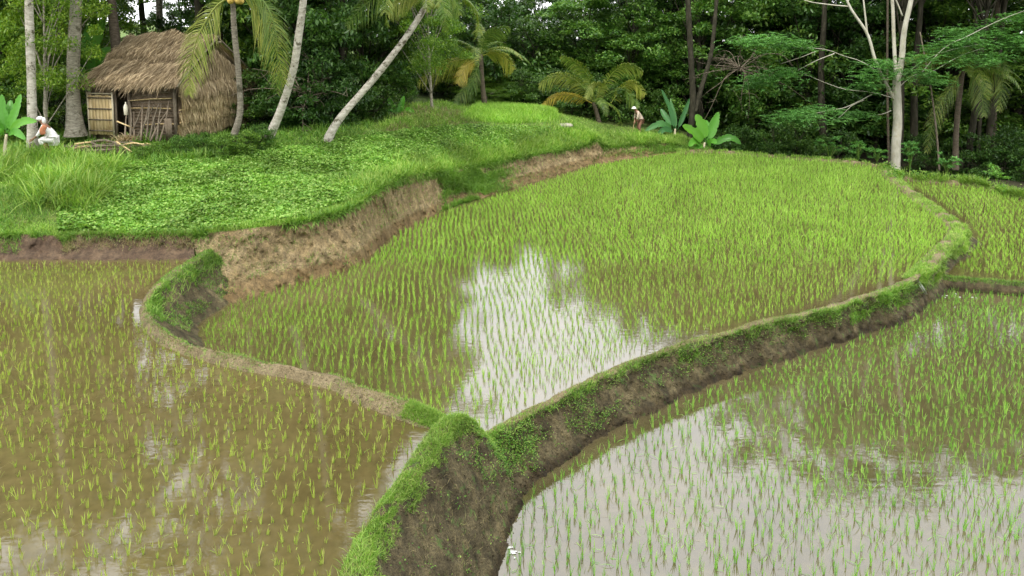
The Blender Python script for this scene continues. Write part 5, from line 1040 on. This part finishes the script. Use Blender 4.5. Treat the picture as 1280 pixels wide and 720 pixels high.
    link('trousers', skinmesh('trousers', cp_, ed, er, M[bottom]), e)
    b = Bag(); b.add(*ellip(c + ax * .05, (.105, .095, .085), 14, 10))
    if hat == 'brim': b.add(*ellip(c + ax * .035 + fw * .03, (.15, .14, .018), 16, 6))
    else: b.add(*ellip(c - fw * .07 - ax * .06, (.07, .085, .12), 12, 8))
    link('hat' if hat == 'brim' else 'headscarf', b.mesh('hat', M['white_cloth'], True), e)
    return e
fl = P(798, 168.5, 41.6)
J = dict(pelvis=(.12, 0, .84), belly=(.07, 0, 1.0), chest=(-.06, 0, 1.2), neck=(-.17, 0, 1.36), skull=(-.22, 0, 1.42), crown=(-.29, 0, 1.5), shl=(-.1, .19, 1.26), shr=(-.1, -.19, 1.26), ell=(-.14, .2, .99), elr=(-.15, -.2, .99), wrl=(-.2, .1, .78), wrr=(-.22, -.08, .76),
         hipl=(.11, .09, .78), hipr=(.11, -.09, .78), knl=(.03, .11, .45), knr=(.0, -.1, .45), anl=(.1, .12, .07), anr=(.06, -.11, .07))
person('stooping farmer in beige shirt and white hat on the far bank', fl, .25, J, ('beige_cloth', True), 'brown_cloth', 'brim', 1.0)
hl = link('hoe_handle', mesh('hoe', *tube([(0, 0, 0), (.1, .02, .82)], .014, 6), M['bamboo'])); hl.name = 'hoe'
bl2 = link('blade', mesh('blade', *box(-.05, 0, .02, .16, .12, .02), None, M['plank']), hl); hl.location = fl + np.array((-.33, .0, .0)); tag(hl, 'wooden hoe held by the stooping farmer', 'hoe')
J = dict(pelvis=(.2, 0, .5), belly=(.13, 0, .66), chest=(-.02, 0, .87), neck=(-.1, 0, 1.02), skull=(-.13, 0, 1.09), crown=(-.17, 0, 1.19), shl=(-.05, .19, .93), shr=(-.05, -.19, .93), ell=(-.2, .2, .7), elr=(-.2, -.2, .68), wrl=(-.38, .1, .55), wrr=(-.38, -.1, .52),
         hipl=(.18, .1, .45), hipr=(.18, -.1, .45), knl=(-.2, .14, .5), knr=(-.2, -.14, .5), anl=(.02, .13, .07), anr=(.02, -.13, .07))
pz = person('crouching person in white headscarf, white shirt and orange cloth by the pale palm', P(60, 192, 25.2), .35, J, ('white_cloth', True), 'white_cloth', 'scarf', 1.0)
link('orange_cloth', skinmesh('sash', [(.02, -.21, .98), (-.08, -.24, .82), (-.05, -.23, .66)], [(0, 1), (1, 2)], [(.05, .09), (.06, .1), (.05, .08)], M['orange_cloth']), pz)

# ------------------------------------------------------------------ foam, stones
def blob_sheet(name, c, n, rr2, m, label, sx=1):
    b = Bag()
    for i in range(n):
        p = np.array(c) + rs.normal(0, 1, 3) * (rr2 * sx, rr2, 0) + (0, 0, .008 + i * .0002); k = 9; a = np.arange(k) / k * 6.28; R = rs.uniform(.006, .024) * (1 + .35 * rs.uniform(-1, 1, k))
        V = np.concatenate((np.stack((np.cos(a) * R * 1.5, np.sin(a) * R, 0 * a), -1), [(0, 0, .012)])) + p; b.add(V, None, [(j, (j + 1) % k, k) for j in range(k)])
    return tag(link(name, b.mesh(name, m)), label, 'foam', None, 'stuff')
blob_sheet('foam', G(641, 690, ZR), 12, .05, M['foam'], 'patch of white foam at the foot of the near bank'); blob_sheet('foam', G(1160, 368, ZR), 22, .3, M['foam'], 'foam specks below the trickle from the path dike', 2.2)
wt_ = G(1148, 356, ZM - .1); b = Bag()
for i in range(3):
    o_ = rs.uniform(-.06, .06); p = crom([wt_ + (o_, .1, .1), wt_ + (o_ + .08, -.12, -.12), G(1158, 371, ZR) + (o_, 0, .02)], 9); b.add(*tube(p, np.linspace(.002, .006, 9), 5))
tag(link('trickle', b.mesh('trickle', M['foam'], True)), 'white trickle of water falling over the bank into the lower paddy', 'water', None, 'structure')
V, Q = ellip(np.zeros(3), (.45, .3, .14), 16, 10); V = V * (1 + .15 * fbm(V, 3, 3, 1))[:, None]; st_ = link('stone', mesh('stone', V, Q, None, M['stone'], True)); st_.location = P(706, 157, 37.8); tag(st_, 'flat pale stone lying on the terrace left of the farmer', 'stone')
print('tris', sum(len(m.polygons) for m in bpy.data.meshes))
